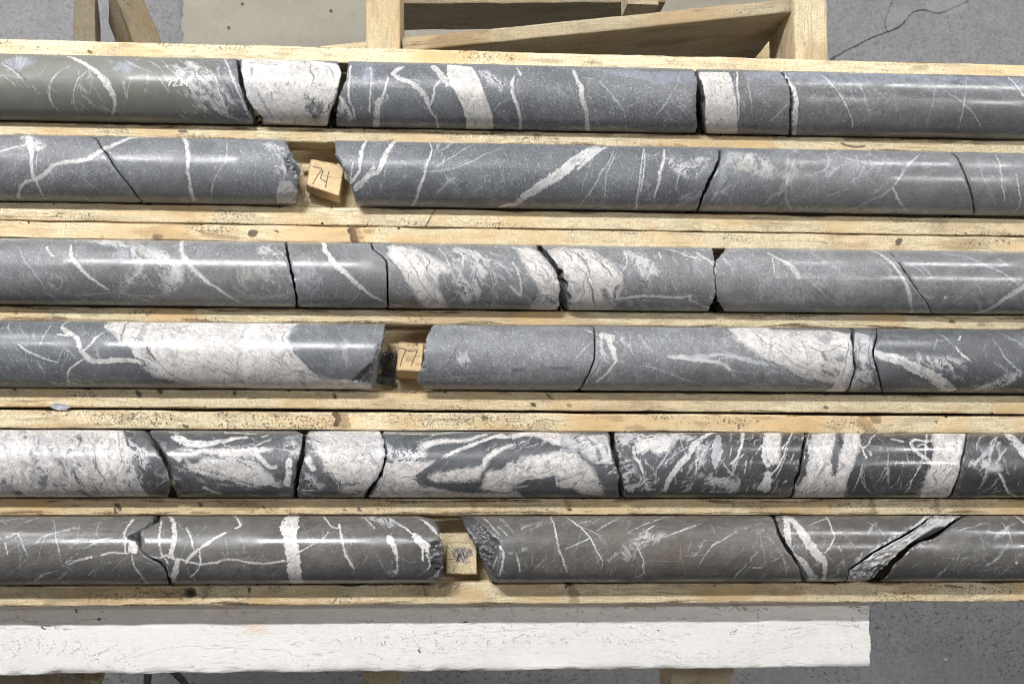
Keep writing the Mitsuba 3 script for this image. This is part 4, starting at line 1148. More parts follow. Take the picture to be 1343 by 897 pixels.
# ------------------------------------------------------------------ helpers
def numbered(key):
    if key not in scene and key not in labels: return key
    i = 1
    while f'{key}_{i:03d}' in scene or f'{key}_{i:03d}' in labels: i += 1
    return f'{key}_{i:03d}'
def thing(name, label, category, group=None, kind=None):
    key = numbered(name)
    labels[key] = {'label': label, 'category': category}
    if group: labels[key]['group'] = group
    if kind: labels[key]['kind'] = kind
    return key
def part(parent, name, shape, label=None):
    key = numbered(f'{parent}__{name}')
    scene[key] = shape
    if label: labels[key] = {'label': label}
    return key
def grid_faces(m, n, wrap):
    i, j = np.meshgrid(np.arange(m - 1), np.arange(n if wrap else n - 1), indexing='ij')
    a, b = i * n + j, i * n + (j + 1) % n
    return np.stack([a.ravel(), b.ravel(), (b + n).ravel(), (a + n).ravel()], 1)
def board_mesh(length, width, thick, slot, wob=.0006, step=.006, bevel=.0012, seed=0, u0=None, worn=1.0):
    """A sawn board along x, top face at z = 0, centre of its top at the origin; uneven worn edges. Returns vertices, faces, uv."""
    w, t, c = width / 2, thick, bevel
    sec, sharp = [], []
    def run(p, q, k):
        for s in np.linspace(0, 1, k): sec.append((p[0] + (q[0] - p[0]) * s, p[1] + (q[1] - p[1]) * s))
    kw = max(4, int(width / .004)); kt = max(3, int(thick / .006))
    run((0, -t), (-w + c, -t), 3); run((-w, -t + c), (-w, -c * .9), kt); run((-w + c * .35, -c * .3), (-w + c, 0), 2)
    run((-w + c * 2, 0), (w - c * 2, 0), kw); run((w - c, 0), (w - c * .35, -c * .3), 2); run((w, -c * .9), (w, -t + c), kt); run((w - c, -t), (0, -t), 3)
    sec = np.array(sec); n = len(sec)
    per = np.concatenate([[0], np.cumsum(np.linalg.norm(np.diff(sec, axis=0), axis=1))]); per -= per[-1] / 2
    m = max(2, int(length / step) + 1)
    x = np.linspace(-length / 2, length / 2, m)
    X, S = np.meshgrid(x, np.arange(n), indexing='ij')
    Y, Z = sec[S, 0], sec[S, 1]
    q = np.stack([X * 28, Y * 60, Z * 60 + seed * 7.3], -1)
    q2 = np.stack([X * 160, Y * 160, Z * 160 + seed * 3.1], -1)
    edge = np.exp(-((np.abs(Y) - w) / .003) ** 2) * np.exp(-(Z / .003) ** 2)
    dy = (meshkit.noise(q, seed) - .5) * 2 * wob + (meshkit.noise(q2, seed + 5) - .5) * wob * .8
    dz = (meshkit.noise(q + 31, seed + 1) - .5) * wob - edge * worn * .0012 * np.maximum(meshkit.noise(q2 * .5, seed + 3) - .35, 0) * 2
    V = np.stack([X, Y + dy, Z + dz], -1).reshape(-1, 3)
    if worn > 2:
        pull = (meshkit.noise(np.stack([Y * 300, Z * 300, 0 * Y + 3], -1), seed) - .3) * .0022
        V = V.reshape(m, n, 3); V[0, :, 0] += pull[0]; V[-1, :, 0] -= pull[-1]; V = V.reshape(-1, 3)
    F = grid_faces(m, n, False)
    uvu = X + (0 if u0 is None else u0)
    UV = np.stack([uvu, slot * WSLOT + WSLOT / 2 + per[S]], -1).reshape(-1, 2)
    # end caps
    caps = []
    for e, base in ((0, 0), (1, (m - 1) * n)):
        ring = V[base:base + n]
        k = len(V); V = np.vstack([V, ring, ring.mean(0)]); UV = np.vstack([UV, UV[base:base + n] , [[UV[base, 0], slot * WSLOT + WSLOT / 2]]])
        i = np.arange(n); j = (i + 1) % n
        tri = np.stack([k + i, k + j, np.full(n, k + n)], 1) if e else np.stack([k + j, k + i, np.full(n, k + n)], 1)
        caps.append(tri)
    F = np.vstack([np.vstack([F[:, [0, 1, 2]], F[:, [0, 2, 3]]])[:, ::-1], *[c[:, ::-1] for c in caps]])
    return V, F, UV
def board(parent, name, p0, p1, width, thick, slot, bsdf='pine', up=(0, 0, 1), label=None, u0=0.0, **kw):
    """A board whose top centre line runs from p0 to p1."""
    p0, p1 = np.array(p0, float), np.array(p1, float)
    ex = unit(p1 - p0); up = np.array(up, float); ez = unit(up - ex * (up @ ex)); ey = np.cross(ez, ex)
    L = np.linalg.norm(p1 - p0)
    V, F, UV = board_mesh(L, width, thick, slot, u0=u0, **kw)
    V = V[:, :1] * ex + V[:, 1:2] * ey + V[:, 2:] * ez + (p0 + p1) / 2
    return part(parent, name, mikit.ply((V, F), bsdf, smooth=True, uv=UV), label)
def mark(slot, kind, w, pts, z, origin_y, u_shift=0.0):
    """A mark on the top of a board that lies along x; pts in the design photograph's pixels, w its width there; stored in the board's own coordinates."""
    P = []
    for px, py in pts:
        q = at(px, py, z)
        P.append((q[0] - u_shift, slot * WSLOT + WSLOT / 2 + (q[1] - origin_y(q[0])), w * .00036))
    grain_marks.stroke(P, *WK[kind])

# ------------------------------------------------------------------ the setting
def slab(x0, x1, y0, y1, z0, z1): return trimesh.creation.box(bounds=[[x0, y0, z0], [x1, y1, z1]])
FLOOR_Z = -.80
P = [at(a, b, FLOOR_Z) for a, b in ((1090, 82), (1118, 62), (1140, 52), (1162, 42), (1185, 32), (1197, 18), (1215, 14), (1232, 16), (1250, 8), (1275, -4), (1300, -25))]
CW = ((.035, .032, .03), .9, .0012, 1.2, 0)
floor_marks.stroke([(p[0], p[1] + 1.0, .0016) for p in P], *CW)
P = [at(a, b, FLOOR_Z) for a, b in ((1165, 42), (1160, 28), (1166, 14), (1172, 0))]
floor_marks.stroke([(p[0], p[1] + 1.0, .0008) for p in P], *CW)
P = [at(a, b, FLOOR_Z) for a, b in ((1222, 2), (1255, -2))]
floor_marks.stroke([(p[0], p[1] + 1.0, .016) for p in P], (.30, .30, .31), .5, .006, 3, .2)
P = [at(a, b, FLOOR_Z) for a, b in ((1172, 22), (1186, 20))]
floor_marks.stroke([(p[0], p[1] + 1.0, .012) for p in P], (.27, .27, .28), .6, .006, 3, .1)
P = [at(a, b, FLOOR_Z) for a, b in ((1240, 866), (1241, 866))]
floor_marks.stroke([(p[0], p[1] + 1.0, .0018) for p in P], (.6, .6, .58), .9, .001, 1, 0)
floor_marks.pack()
scene['floor'] = mikit.ply(slab(-6, 6, -6, 6, FLOOR_Z - .1, FLOOR_Z), 'concrete')
labels['floor'] = {'label': 'grey pitted concrete floor with a crack beyond the boxes', 'kind': 'structure'}

# ------------------------------------------------------------------ core boxes
XA, XB = -.64, .70
def line_y(pl, pr, z):
    a, b = at(0, pl, z), at(1343, pr, z)
    return lambda x: a[1] + (b[1] - a[1]) * (x - a[0]) / (b[0] - a[0])
def rail(parent, name, top, bottom, z, thick, slot, **kw):
    """A rail along x between two lines y(x)."""
    mid = lambda x: (top(x) + bottom(x)) / 2
    w = top(0) - bottom(0)
    board(parent, name, (XA, mid(XA), z), (XB, mid(XB), z), w, thick, slot, u0=(XA + XB) / 2, seed=slot, **kw)
    return mid
above = lambda r, g: (lambda x: ROWY[r - 1] + RAD + g)
below = lambda r, g: (lambda x: ROWY[r - 1] - RAD - g)
BASE_Z = -RAD - .0006
ZR = -.003
for i, (b, w, d) in enumerate([(1.0, .15, .9), (.93, .3, .55), (1.0, .25, .5), (1.0, 1.05, .4), (.9, .45, .5), (.93, .3, .5), (1.0, .95, .9), (.88, .6, .6), (.95, .6, .65)]): tint(i + 1, b, w, d)
BOXES = [('wooden core box at the back, farthest from the white plank', 1, 2, ((49, 87), (287, 311))),
         ('middle wooden core box with two rows of core', 3, 4, ((288.6, 312.6), (532, 544))),
         ('wooden core box at the front, beside the white plank', 5, 6, ((536, 547.4), (795.5, 788.5)))]
for bi, (lab, ra, rb, (tp, bt)) in enumerate(BOXES):
    box = thing('core_box', lab, 'core box', 'open pine boxes of drill core')
    s = 1 + bi * 3
    zr3 = -.0085 if bi == 2 else -.0045
    t1, b1 = line_y(*tp, ZR), above(ra, .0006)
    mid1 = rail(box, 'side_rail', t1, b1, ZR, .0325, s, wob=.0007)
    mid2 = rail(box, 'divider', below(ra, .0012), above(rb, .0004), -.0035, .0270, s + 1, wob=.0005)
    mid3 = rail(box, 'side_rail', below(rb, .0014), line_y(*bt, zr3), zr3, .0315 - (.004 if bi == 2 else 0), s + 2, wob=.0007)
    for ex in (XA - .0095, XB + .0095):
        board(box, 'end_board', (ex, t1(ex), -.001), (ex, line_y(*bt, zr3)(ex), -.001), .018, .036, 29, seed=29 + s)
    for k, r in enumerate((ra, rb)):
        w = 2 * RAD + .012
        board(box, 'bottom_board', (XA, ROWY[r - 1] - .001, BASE_Z), (XB, ROWY[r - 1] - .001, BASE_Z), w - .004, .005, 20 + bi * 2 + k, u0=(XA + XB) / 2, seed=60 + r, wob=.0002)
        tint(20 + bi * 2 + k, .95, .35, .45)
    if bi < 2:
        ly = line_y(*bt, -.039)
        board(box, 'gap_shade_strip', (XA, ly(XA), -.0366), (XB, ly(XB), -.0366), .016, .0012, 26 + bi, u0=0, wob=.0001)  # added dark strip, stands in for the shade in the slit between boxes
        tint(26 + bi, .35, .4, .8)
    if bi == 0:
        for m in [('s', 8, [(38, 159), (46, 162)]), ('s', 7, [(80, 160), (90, 163)]), ('s', 6, [(210, 165), (222, 170)]), ('n', 3, [(150, 163), (165, 164)]), ('n', 4, [(235, 172), (243, 173)]), ('b', 8, [(703, 178), (708, 180)]), ('n', 3, [(885, 190), (900, 192)]), ('s', 10, [(640, 172), (660, 176)]), ('n', 3, [(1105, 188), (1120, 192), (1135, 191)])]:
            mark(s + 1, m[0], m[1], m[2], ZR, mid2)
        for m in [('l', 2.0, [(572, 272), (566, 283), (558, 297)]), ('o', 14, [(572, 284), (585, 286)]), ('s', 9, [(250, 279), (330, 283)]), ('s', 6, [(520, 282), (535, 290)]), ('s', 5, [(1000, 302), (1100, 305)]), ('s', 5, [(1260, 305), (1343, 310)]), ('x', 10, [(250, 290), (340, 293)]), ('s', 8, [(60, 283), (120, 285)]), ('s', 8, [(620, 290), (700, 297)])]:
            mark(s + 2, m[0], m[1], m[2], ZR, mid3)
        for m in [('n', 2, [(30, 61), (31, 61)]), ('n', 2, [(49, 62), (50, 62)]), ('n', 3, [(116, 67), (119, 69)]), ('s', 9, [(965, 92), (1005, 96)]), ('s', 7, [(1130, 98), (1160, 101)]), ('s', 6, [(770, 82), (790, 85)]), ('c', 2, [(775, 78), (800, 90)])]:
            mark(s, m[0], m[1], m[2], ZR, mid1)
    if bi == 1:
        for m in [('n', 9, [(330, 306), (333, 306)]), ('b', 7, [(265, 306), (290, 309)]), ('b', 5, [(295, 309), (308, 311)]), ('n', 7, [(204, 311), (210, 311)]), ('n', 3, [(134, 310), (135, 310)]), ('k', 10, [(461, 302), (464, 307), (465, 315)]), ('b', 14, [(466, 302), (470, 316)]), ('n', 6, [(1180, 315), (1177, 320)]), ('o', 26, [(690, 312), (730, 314)]), ('o', 16, [(0, 301), (60, 304)]), ('b', 6, [(480, 302), (488, 302)]), ('s', 14, [(1262, 319), (1280, 324)]), ('s', 10, [(245, 300), (300, 303)]), ('n', 3, [(362, 304), (364, 305)]), ('x', 8, [(1080, 318), (1140, 323)])]:
            mark(s, m[0], m[1], m[2], ZR, mid1)
        for m in [('s', 7, [(60, 411), (72, 413)]), ('n', 4, [(20, 411), (21, 412)]), ('s', 6, [(172, 409), (185, 412)]), ('k', 5, [(528, 405), (530, 406)]), ('o', 18, [(690, 410), (700, 416)]), ('s', 6, [(450, 409), (462, 412)]), ('b', 6, [(1285, 424), (1290, 425)]), ('n', 4, [(1246, 421), (1251, 421)]), ('x', 8, [(940, 412), (1000, 416)])]:
            mark(s + 1, m[0], m[1], m[2], ZR, mid2)
        for m in [('n', 6, [(180, 514), (182, 517)]), ('n', 6, [(208, 512), (210, 513)]), ('n', 4, [(307, 515), (308, 517)]), ('n', 5, [(438, 518), (439, 520)]), ('k', 4, [(745, 531), (748, 532)]), ('k', 4, [(698, 530), (702, 531)]), ('n', 3, [(1083, 534), (1085, 535)]), ('s', 6, [(1130, 520), (1135, 536)]), ('s', 6, [(20, 531), (48, 531)]), ('s', 7, [(590, 513), (610, 519)]), ('n', 2, [(655, 516), (670, 517)]), ('n', 3, [(717, 517), (724, 523)])]:
            mark(s + 2, m[0], m[1], m[2], ZR, mid3)
    if bi == 2:
        for m in [('k', 8, [(440, 542), (444, 549), (441, 556)]), ('b', 16, [(448, 540), (452, 556)]), ('s', 12, [(218, 547), (232, 556)]), ('k', 3, [(240, 558), (246, 560)]), ('n', 5, [(635, 548), (638, 549)]), ('n', 3, [(635, 552), (636, 552)]), ('o', 30, [(765, 552), (795, 556)]), ('n', 12, [(1146, 546), (1150, 549)]), ('b', 16, [(1130, 552), (1140, 560)]), ('s', 22, [(290, 550), (430, 556)]), ('s', 18, [(130, 548), (220, 552)]), ('n', 3, [(1227, 553), (1228, 554)]), ('s', 10, [(850, 545), (880, 547)]), ('s', 18, [(520, 548), (720, 556)]), ('c', 2, [(1055, 560), (1068, 556)]), ('s', 12, [(1090, 554), (1130, 556)]), ('n', 2.5, [(968, 562), (970, 556)])]:
            mark(s, m[0], m[1], m[2], ZR, mid1)
        for m in [('n', 5, [(153, 663), (157, 668)]), ('n', 4, [(150, 668), (152, 672)]), ('n', 3, [(50, 674), (55, 675)]), ('b', 7, [(620, 660), (622, 668)]), ('b', 8, [(744, 656), (746, 666)]), ('k', 3, [(745, 668), (748, 668)]), ('b', 9, [(1143, 652), (1146, 672)]), ('b', 7, [(1228, 654), (1229, 668)]), ('n', 4, [(470, 666), (472, 668)]), ('n', 3, [(452, 667), (453, 668)]), ('s', 7, [(320, 666), (355, 671)]), ('o', 18, [(1075, 664), (1080, 666)]), ('n', 5, [(262, 661), (264, 662)]), ('s', 8, [(960, 660), (1000, 664)]), ('n', 3, [(1075, 655), (1078, 656)])]:
            mark(s + 1, m[0], m[1], m[2], ZR, mid2)
        for m in [('n', 13, [(249, 777), (251, 777)]), ('k', 7, [(250, 777), (252, 777)]), ('c', 3, [(205, 775), (225, 778), (238, 776)]), ('c', 3, [(215, 780), (235, 784)]), ('s', 10, [(180, 772), (245, 784)]), ('b', 7, [(272, 772), (268, 784)]), ('s', 10, [(306, 776), (318, 786)]), ('k', 4, [(326, 772), (327, 776)]), ('c', 3, [(325, 778), (326, 786)]), ('c', 2.5, [(100, 772), (120, 774), (150, 772)]), ('k', 3, [(440, 763), (452, 767), (470, 766), (485, 763)]), ('k', 3, [(452, 762), (480, 762)]), ('b', 12, [(747, 762), (750, 772), (754, 783)]), ('k', 4, [(744, 764), (748, 766)]), ('k', 3, [(741, 770), (752, 760)]), ('k', 5, [(867, 759), (869, 762)]), ('k', 4, [(1080, 763), (1090, 764)]), ('k', 3, [(1085, 761), (1096, 766)]), ('k', 3, [(1110, 762), (1113, 763)]), ('n', 3, [(1219, 768), (1221, 768)]), ('s', 10, [(1180, 770), (1330, 774)]), ('n', 2.5, [(1240, 768), (1262, 771)]), ('c', 2, [(1170, 764), (1220, 766)]), ('c', 2, [(890, 768), (960, 766)]), ('s', 9, [(340, 765), (360, 772)]), ('s', 8, [(530, 770), (560, 778)])]:
            mark(s + 2, m[0], m[1], m[2], -.0085, mid3)

wr = np.random.default_rng(31)
for slot in list(range(1, 10)):
    half = (.0055 if slot % 3 == 2 else .0095)
    for kind, many in (('n', 16), ('c', 12), ('b', 12), ('o', 9), ('s', 4)):
        for _ in range(many):
            x, y = wr.uniform(-.48, .5), wr.uniform(-half, half)
            v0 = slot * WSLOT + WSLOT / 2
            if kind == 'n': P = [(x, v0 + y, wr.uniform(.0002, .0006))] * 2
            elif kind == 'c': P = [(x, v0 + y, .0002), (x + wr.uniform(.006, .03), v0 + y + wr.normal() * .0006, .0002)]
            elif kind == 'b': y = math.copysign(half, y); P = [(x, v0 + y, wr.uniform(.0008, .0022)), (x + wr.uniform(.002, .014), v0 + y, wr.uniform(.0006, .002))]
            elif kind == 'o': P = [(x, v0 + y, .006), (x + wr.uniform(.01, .04), v0 + y, .006)]
            else: P = [(x, v0 + y, wr.uniform(.002, .005)), (x + wr.uniform(.01, .05), v0 + y, .003)]
            grain_marks.stroke(P, *WK[kind])
    for side in (-1, 1):                                    # edge dirt that also paints contact shade along the rails
        for _ in range(26):
            x = wr.uniform(-.48, .5); y = side * (half + wr.uniform(-.0006, .0008)); L = wr.uniform(.008, .07)
            v0 = slot * WSLOT + WSLOT / 2
            grain_marks.stroke([(x, v0 + y, wr.uniform(.0003, .0012)), (x + L * .5, v0 + y, wr.uniform(.0003, .0016)), (x + L, v0 + y, .0003)], (.12, .075, .04), .85, .0008, 3, .36)

# ------------------------------------------------------------------ drill core
TH = np.unique(np.concatenate([np.linspace(-1.75, 1.75, 118), np.linspace(1.75, 2 * math.pi - 1.75, 26)[1:-1]]))
NT = len(TH)
THW = np.where(TH > math.pi, TH - 2 * math.pi, TH)
def end_curve(pts):
    a, x = np.array([p[0] for p in pts]), np.array([p[1] for p in pts]) * 1e-4
    o = np.argsort(a, kind='stable'); a, x = a[o], x[o]
    lo, hi = (a[0], x[0]), (a[-1], x[-1])
    a = np.concatenate([a, [2 * math.pi + lo[0]]]); x = np.concatenate([x, [lo[1]]])   # round the hidden underside from one visible end to the other
    return np.interp(np.mod(TH - lo[0], 2 * math.pi) + lo[0], a, x)
import shapely
FRAC = {}
for row, kind, P in FRACTURES: FRAC.setdefault(row, []).append((kind, shapely.Polygon(P).buffer(0)))
def core_piece(row, L, R, seed, label, rough_l, rough_r):
    r = np.random.default_rng(seed)
    key = thing('drill_core', label, 'drill core', 'cylindrical pieces of split-free drill core')
    del labels[key]['group']
    jig = lambda s, amp: (meshkit.noise(np.stack([np.cos(TH) * 3.2, np.sin(TH) * 3.2, TH * 0 + s], -1), seed + s + 9) - .5) * amp * 1.3 + (meshkit.noise(np.stack([np.cos(TH) * RAD * 330, np.sin(TH) * RAD * 330, TH * 0 + s], -1), seed + s) - .5) * 2 * amp + (meshkit.noise(np.stack([np.cos(TH) * RAD * 1100, np.sin(TH) * RAD * 1100, TH * 0 + s], -1), seed + s) - .5) * amp * .9
    L, R = L + jig(1, rough_l), R + jig(2, rough_r)
    m = max(4, int((R - L).max() / .0016) + 1)
    t = np.linspace(0, 1, m)
    bev = .0006
    X = L[None] + (R - L)[None] * t[:, None]
    rad = np.full_like(X, RAD) - .00006 * r.random()
    q = np.stack([X * 45, np.cos(TH)[None] + 0 * X, np.sin(TH)[None] + 0 * X], -1)
    rad += (meshkit.noise(q, seed) - .5) * .00022
    for k in (0, -1): rad[k] -= bev
    for k, edge in ((0, L), (-1, R)):
        chip = np.maximum(meshkit.fbm(np.stack([np.cos(TH) * 5, np.sin(TH) * 5, TH * 0 + seed + k], -1), 3, seed + k) - .56, 0) * (.008 if (rough_l, rough_r)[k] > .00065 else .004)
        rad -= chip[None] * np.clip(1 - np.abs(X - edge[None]) / (.0012 + chip[None] * 1.3), 0, 1) ** .8
    th = np.broadcast_to(THW[None], X.shape)
    for kind, poly in FRAC.get(row, []):
        v = row_v(row, th * RAD)
        b = poly.bounds
        inside = (X > b[0]) & (X < b[2]) & (v > b[1]) & (v < b[3])
        idx = np.argwhere(inside)
        if not len(idx): continue
        pts = shapely.points(X[inside], v[inside])
        dist = np.where(shapely.contains(poly, pts), shapely.distance(poly.exterior, pts), 0)
        qq = np.stack([X[inside] * 420, v[inside] * 420, 0 * dist + seed], -1)
        nn = meshkit.fbm(qq, 3, seed)
        k = np.clip(dist / .003, 0, 1)
        if kind == 'd': rad[inside] -= k * (.0006 + .0045 * np.maximum(nn - .3, 0)) + np.clip(dist, 0, .006) * .25
        else: rad[inside] += k * (nn - .6) * (.0016 if row == 2 else .0060)
    tilt_y, tilt_z = (r.random(2) - .5) * .0004
    mid = X.mean()
    yc, zc = ROWY[row - 1], 0.0
    Y = yc + rad * np.sin(th); Z = zc + rad * np.cos(th)
    V = np.stack([X, Y, Z], -1).reshape(-1, 3)
    UV = np.stack([X, row_v(row, th * RAD)], -1).reshape(-1, 2)
    F = grid_faces(m, NT, True)
    F = np.vstack([F[:, [0, 1, 2]], F[:, [0, 2, 3]]])[:, ::-1]
    # seam: the underside texture seam lies where the core rests on the board
    part(key, 'side', mikit.ply((V, F), 'rock', smooth=True, uv=UV))
    for e, (edge, amp) in enumerate(((0, rough_l), (m - 1, rough_r))):
        rings = [1, .9, .75, .58, .4, .2, .0]
        x0 = X[edge]; plane = x0.mean()
        VV = []
        for s in rings:
            xs = x0 * s ** .8 + plane * (1 - s ** .8) if s else np.full(NT, plane)
            y, z = Y[edge] * s + yc * (1 - s), Z[edge] * s + zc * (1 - s)
            nn = meshkit.fbm(np.stack([y * 260, z * 260, 0 * y + seed + e], -1), 3, seed + e) - .5
            VV.append(np.stack([xs + (nn * min(amp * 7, .006) * (1 - s) ** .5 if s < 1 else 0), y, z], -1))
        VV = np.concatenate(VV); FF = grid_faces(len(rings), NT, True)
        FF = np.vstack([FF[:, [0, 1, 2]], FF[:, [0, 2, 3]]])
        if e == 0: FF = FF[:, ::-1]
        part(key, 'broken_end', mikit.ply((VV, FF), 'broken_rock', smooth=50 if amp > .0006 else True))
    return key
CORE_LABELS = CORE_NAMES
seed = 100
for row in range(1, 7):
    cuts = BREAKS[row]
    ends = [(np.full(NT, -.60), .0003)] 
    pieces = []
    left, lr = np.full(NT, -.60), .0002
    for k, (lc, rc) in enumerate(cuts):
        gap = np.mean([p[1] for p in rc]) - np.mean([p[1] for p in lc])
        amp = .00026 if gap < 25 else (.0007 if gap < 120 else .001)
        pieces.append((left, end_curve(lc), lr, amp)); left, lr = end_curve(rc), amp
    pieces.append((left, np.full(NT, .66), lr, .0002))
    for k, (a, b, ra, rb) in enumerate(pieces):
        core_piece(row, a, b, seed, CORE_LABELS[row][k], ra, rb); seed += 1

# ------------------------------------------------------------------ marker blocks in the gaps
tint(30, 1.04, .8, .2); tint(31, .92, 1.0, .45); tint(32, 1.0, .3, .45)
def marker_block(label, centre, poly_mm, thick, rot, tilt, slot, marks):
    """A small sawn block: polygon in mm, top face at local z = 0, tilted about x then turned."""
    key = thing('marker_block', label, 'wooden block')
    g = shapely.Polygon(np.array(poly_mm) * 1e-3).buffer(-.0008).buffer(.0008, join_style=1, quad_segs=2).segmentize(.0012)
    ring = np.array(g.exterior.coords)[:-1]; n = len(ring)
    c = ring.mean(0)
    layers = [(0, .0, .94), (0, 0, .975), (.0003, .0, .995), (.001, 0, 1.0), (thick * .5, 0, 1.0), (thick - .001, 0, 1), (thick, 0, .98)]
    V = np.concatenate([np.c_[c + (ring - c) * s, np.full(n, -z)] for z, _, s in layers])
    V[:, :2] += ((meshkit.noise(np.c_[V[:, :2] * 700, V[:, 2] * 300], slot) - .5) * .0007)[:, None]
    top, bot = np.r_[c, 0], np.r_[c, -thick]
    F = grid_faces(len(layers), n, True); F = np.vstack([F[:, [0, 1, 2]], F[:, [0, 2, 3]]])
    k = len(V); V = np.vstack([V, top, bot]); i = np.arange(n); j = (i + 1) % n
    F = np.vstack([F, np.c_[i + 0, np.full(n, k), j][:, [0, 2, 1]], np.c_[(len(layers) - 1) * n + i, np.full(n, k + 1), (len(layers) - 1) * n + j]])
    UV = np.c_[V[:, 0], slot * WSLOT + WSLOT / 2 + V[:, 1] - V[:, 2] * .0]
    UV[:, 1] = slot * WSLOT + WSLOT / 2 + V[:, 1] + np.where(V[:, 2] < -.0015, V[:, 2], 0)
    ct, st, cr, sr = math.cos(tilt), math.sin(tilt), math.cos(rot), math.sin(rot)
    V = np.c_[V[:, 0], V[:, 1] * ct + V[:, 2] * st, -V[:, 1] * st + V[:, 2] * ct]
    V = np.c_[V[:, 0] * cr - V[:, 1] * sr, V[:, 0] * sr + V[:, 1] * cr, V[:, 2]]
    V[:, 2] += -V[:, 2].min() + BASE_Z + .0003
    topc = V[k]
    p = at(*centre, topc[2])
    V[:, 0] += p[0] - V[k, 0]; V[:, 1] += p[1] - V[k, 1]
    part(key, 'body', mikit.ply((V, F[:, ::-1]), 'pine', smooth=True, uv=UV))
    for kind, w, pts in marks:
        grain_marks.stroke([(x * 1e-3, slot * WSLOT + WSLOT / 2 + y * 1e-3, w * .5e-3) for x, y in pts], *WK[kind])
    return key
def zoomed(cx, cy, s, deg, pts):
    a = math.radians(deg); o = []
    for x, y in pts:
        dx, dy = (x - cx) * s, -(y - cy) * s
        o.append((dx * math.cos(a) - dy * math.sin(a), dx * math.sin(a) + dy * math.cos(a)))
    return o
Z74 = lambda p: zoomed(460, 425, .0905, 9.7, p)
marker_block('small pine block with a pencilled 74 lying in the gap of the second row', (426.4, 232.1), Z74([(310, 230), (545, 272), (660, 345), (625, 655), (270, 535)]), .017, -math.radians(9.7), math.radians(13), 30,
             [('l', 1.05, Z74([(340, 320), (385, 330), (432, 352), (395, 410), (345, 520)])), ('l', 1.05, Z74([(447, 362), (425, 430), (430, 465), (482, 492)])), ('l', 1.05, Z74([(505, 372), (495, 440), (475, 560)])), ('c', .5, Z74([(345, 275), (360, 290), (350, 300)]))])
Z77 = lambda p: zoomed(390, 385, .0905, 0, p)
marker_block('small pine block with a pencilled 77 and a dark dot in the fourth row', (537.8, 467.2), Z77([(262, 215), (532, 226), (505, 556), (250, 546)]), .018, 0, math.radians(22), 31,
             [('l', 1.1, Z77([(265, 290), (310, 293), (342, 312), (320, 365), (290, 490)])), ('l', 1.1, Z77([(342, 312), (395, 325), (460, 312), (440, 385), (402, 490)])), ('n', 2.4, Z77([(452, 246), (458, 250)])), ('s', 5, Z77([(350, 245), (420, 265)])), ('s', 4, Z77([(370, 300), (400, 285)])), ('b', 3, Z77([(360, 420), (430, 430)])), ('b', 3, Z77([(470, 470), (520, 480)]))])
Z00 = lambda p: zoomed(315, 495, .106, 0, p)
marker_block('small square pine block with a smudged dark scribble in the frontmost row', (605.6, 731.7), Z00([(182, 358), (448, 355), (452, 640), (178, 632)]), .020, 0, math.radians(5), 32,
             [('z', 8, Z00([(260, 450), (330, 440), (370, 450)])), ('z', 7, Z00([(280, 500), (330, 490), (350, 520)])), ('l', 1.1, Z00([(245, 470), (275, 420), (290, 490), (320, 430), (345, 500), (375, 430)])), ('l', 1.05, Z00([(270, 520), (300, 460), (330, 530)])), ('z', 4, Z00([(345, 430), (385, 440)])), ('s', 9, Z00([(210, 420), (260, 500)])), ('s', 6, Z00([(230, 600), (260, 560)])), ('c', .7, Z00([(330, 560), (380, 540), (430, 560)])), ('n', 1.2, Z00([(240, 480), (242, 482)])), ('n', 1, Z00([(215, 380), (217, 381)]))])

# ------------------------------------------------------------------ small litter
def crumb(r, s, seed, flat_=1.0):
    m = trimesh.creation.icosphere(subdivisions=2, radius=1)
    v = m.vertices * (1 + (meshkit.fbm(m.vertices * 1.6 + seed * 3.1, 3, seed) - .5)[:, None] * .9)
    return v * np.array([s, s * r.uniform(.6, 1), s * r.uniform(.5, .9) * flat_]), m.faces
key = thing('wood_chip', 'flat grey wood chip touching the left of the block marked 74', 'wood chip')
p = at(399, 217, -.012)
v, f = crumb(np.random.default_rng(3), .0052, 4, .5)
tint(33, .9, .1, .7)
vv = np.clip(v, [-.0042, -.0046, -.0016], [.0042, .0046, .0016])
scene[key] = mikit.ply((vv + [p[0], p[1], BASE_Z + .006], f), 'pine', smooth=True, uv=np.c_[vv[:, 0], 33 * WSLOT + WSLOT / 2 + vv[:, 1]])
key = thing('rock_crumbs', 'dark and pale rock crumbs in the gap left of the block marked 77', 'rock crumbs', kind='stuff')
r = np.random.default_rng(12); vs, fs, k = [], [], 0
for i in range(150):
    a = r.random()
    px, py = 497 + 20 * a + r.normal() * 4, 462 + 40 * r.random() ** .8 + r.normal() * 2
    s = .0006 + .0030 * r.random() ** 3
    q = at(px, py, BASE_Z)
    v, f = crumb(r, s, i)
    vs.append(v + [q[0], q[1], BASE_Z + s * .4]); fs.append(f + k); k += len(v)
scene[key] = mikit.ply((np.vstack(vs), np.vstack(fs)), 'broken_rock', smooth=True)
for (nm, lab, px, py, s, sd) in (('rock_crumb', 'loose brown rock fragment right below the ragged left core end at the block marked 77', 512, 478, .0055, 5), ('rock_crumb', 'pale grey rock fragment lying low in the gap left of the block marked 77', 507, 499, .0045, 9)):
    key = thing(nm, lab, 'rock fragment')
    q = at(px, py, BASE_Z + s); v, f = crumb(np.random.default_rng(sd), s, sd)
    scene[key] = mikit.ply((v + [q[0], q[1], BASE_Z + s * .6], f), 'broken_rock', smooth=35)
key = thing('dirt_grains', 'dark grains of dirt scattered along the box rails', 'dirt', kind='stuff')
r = np.random.default_rng(21); vs, fs, k = [], [], 0
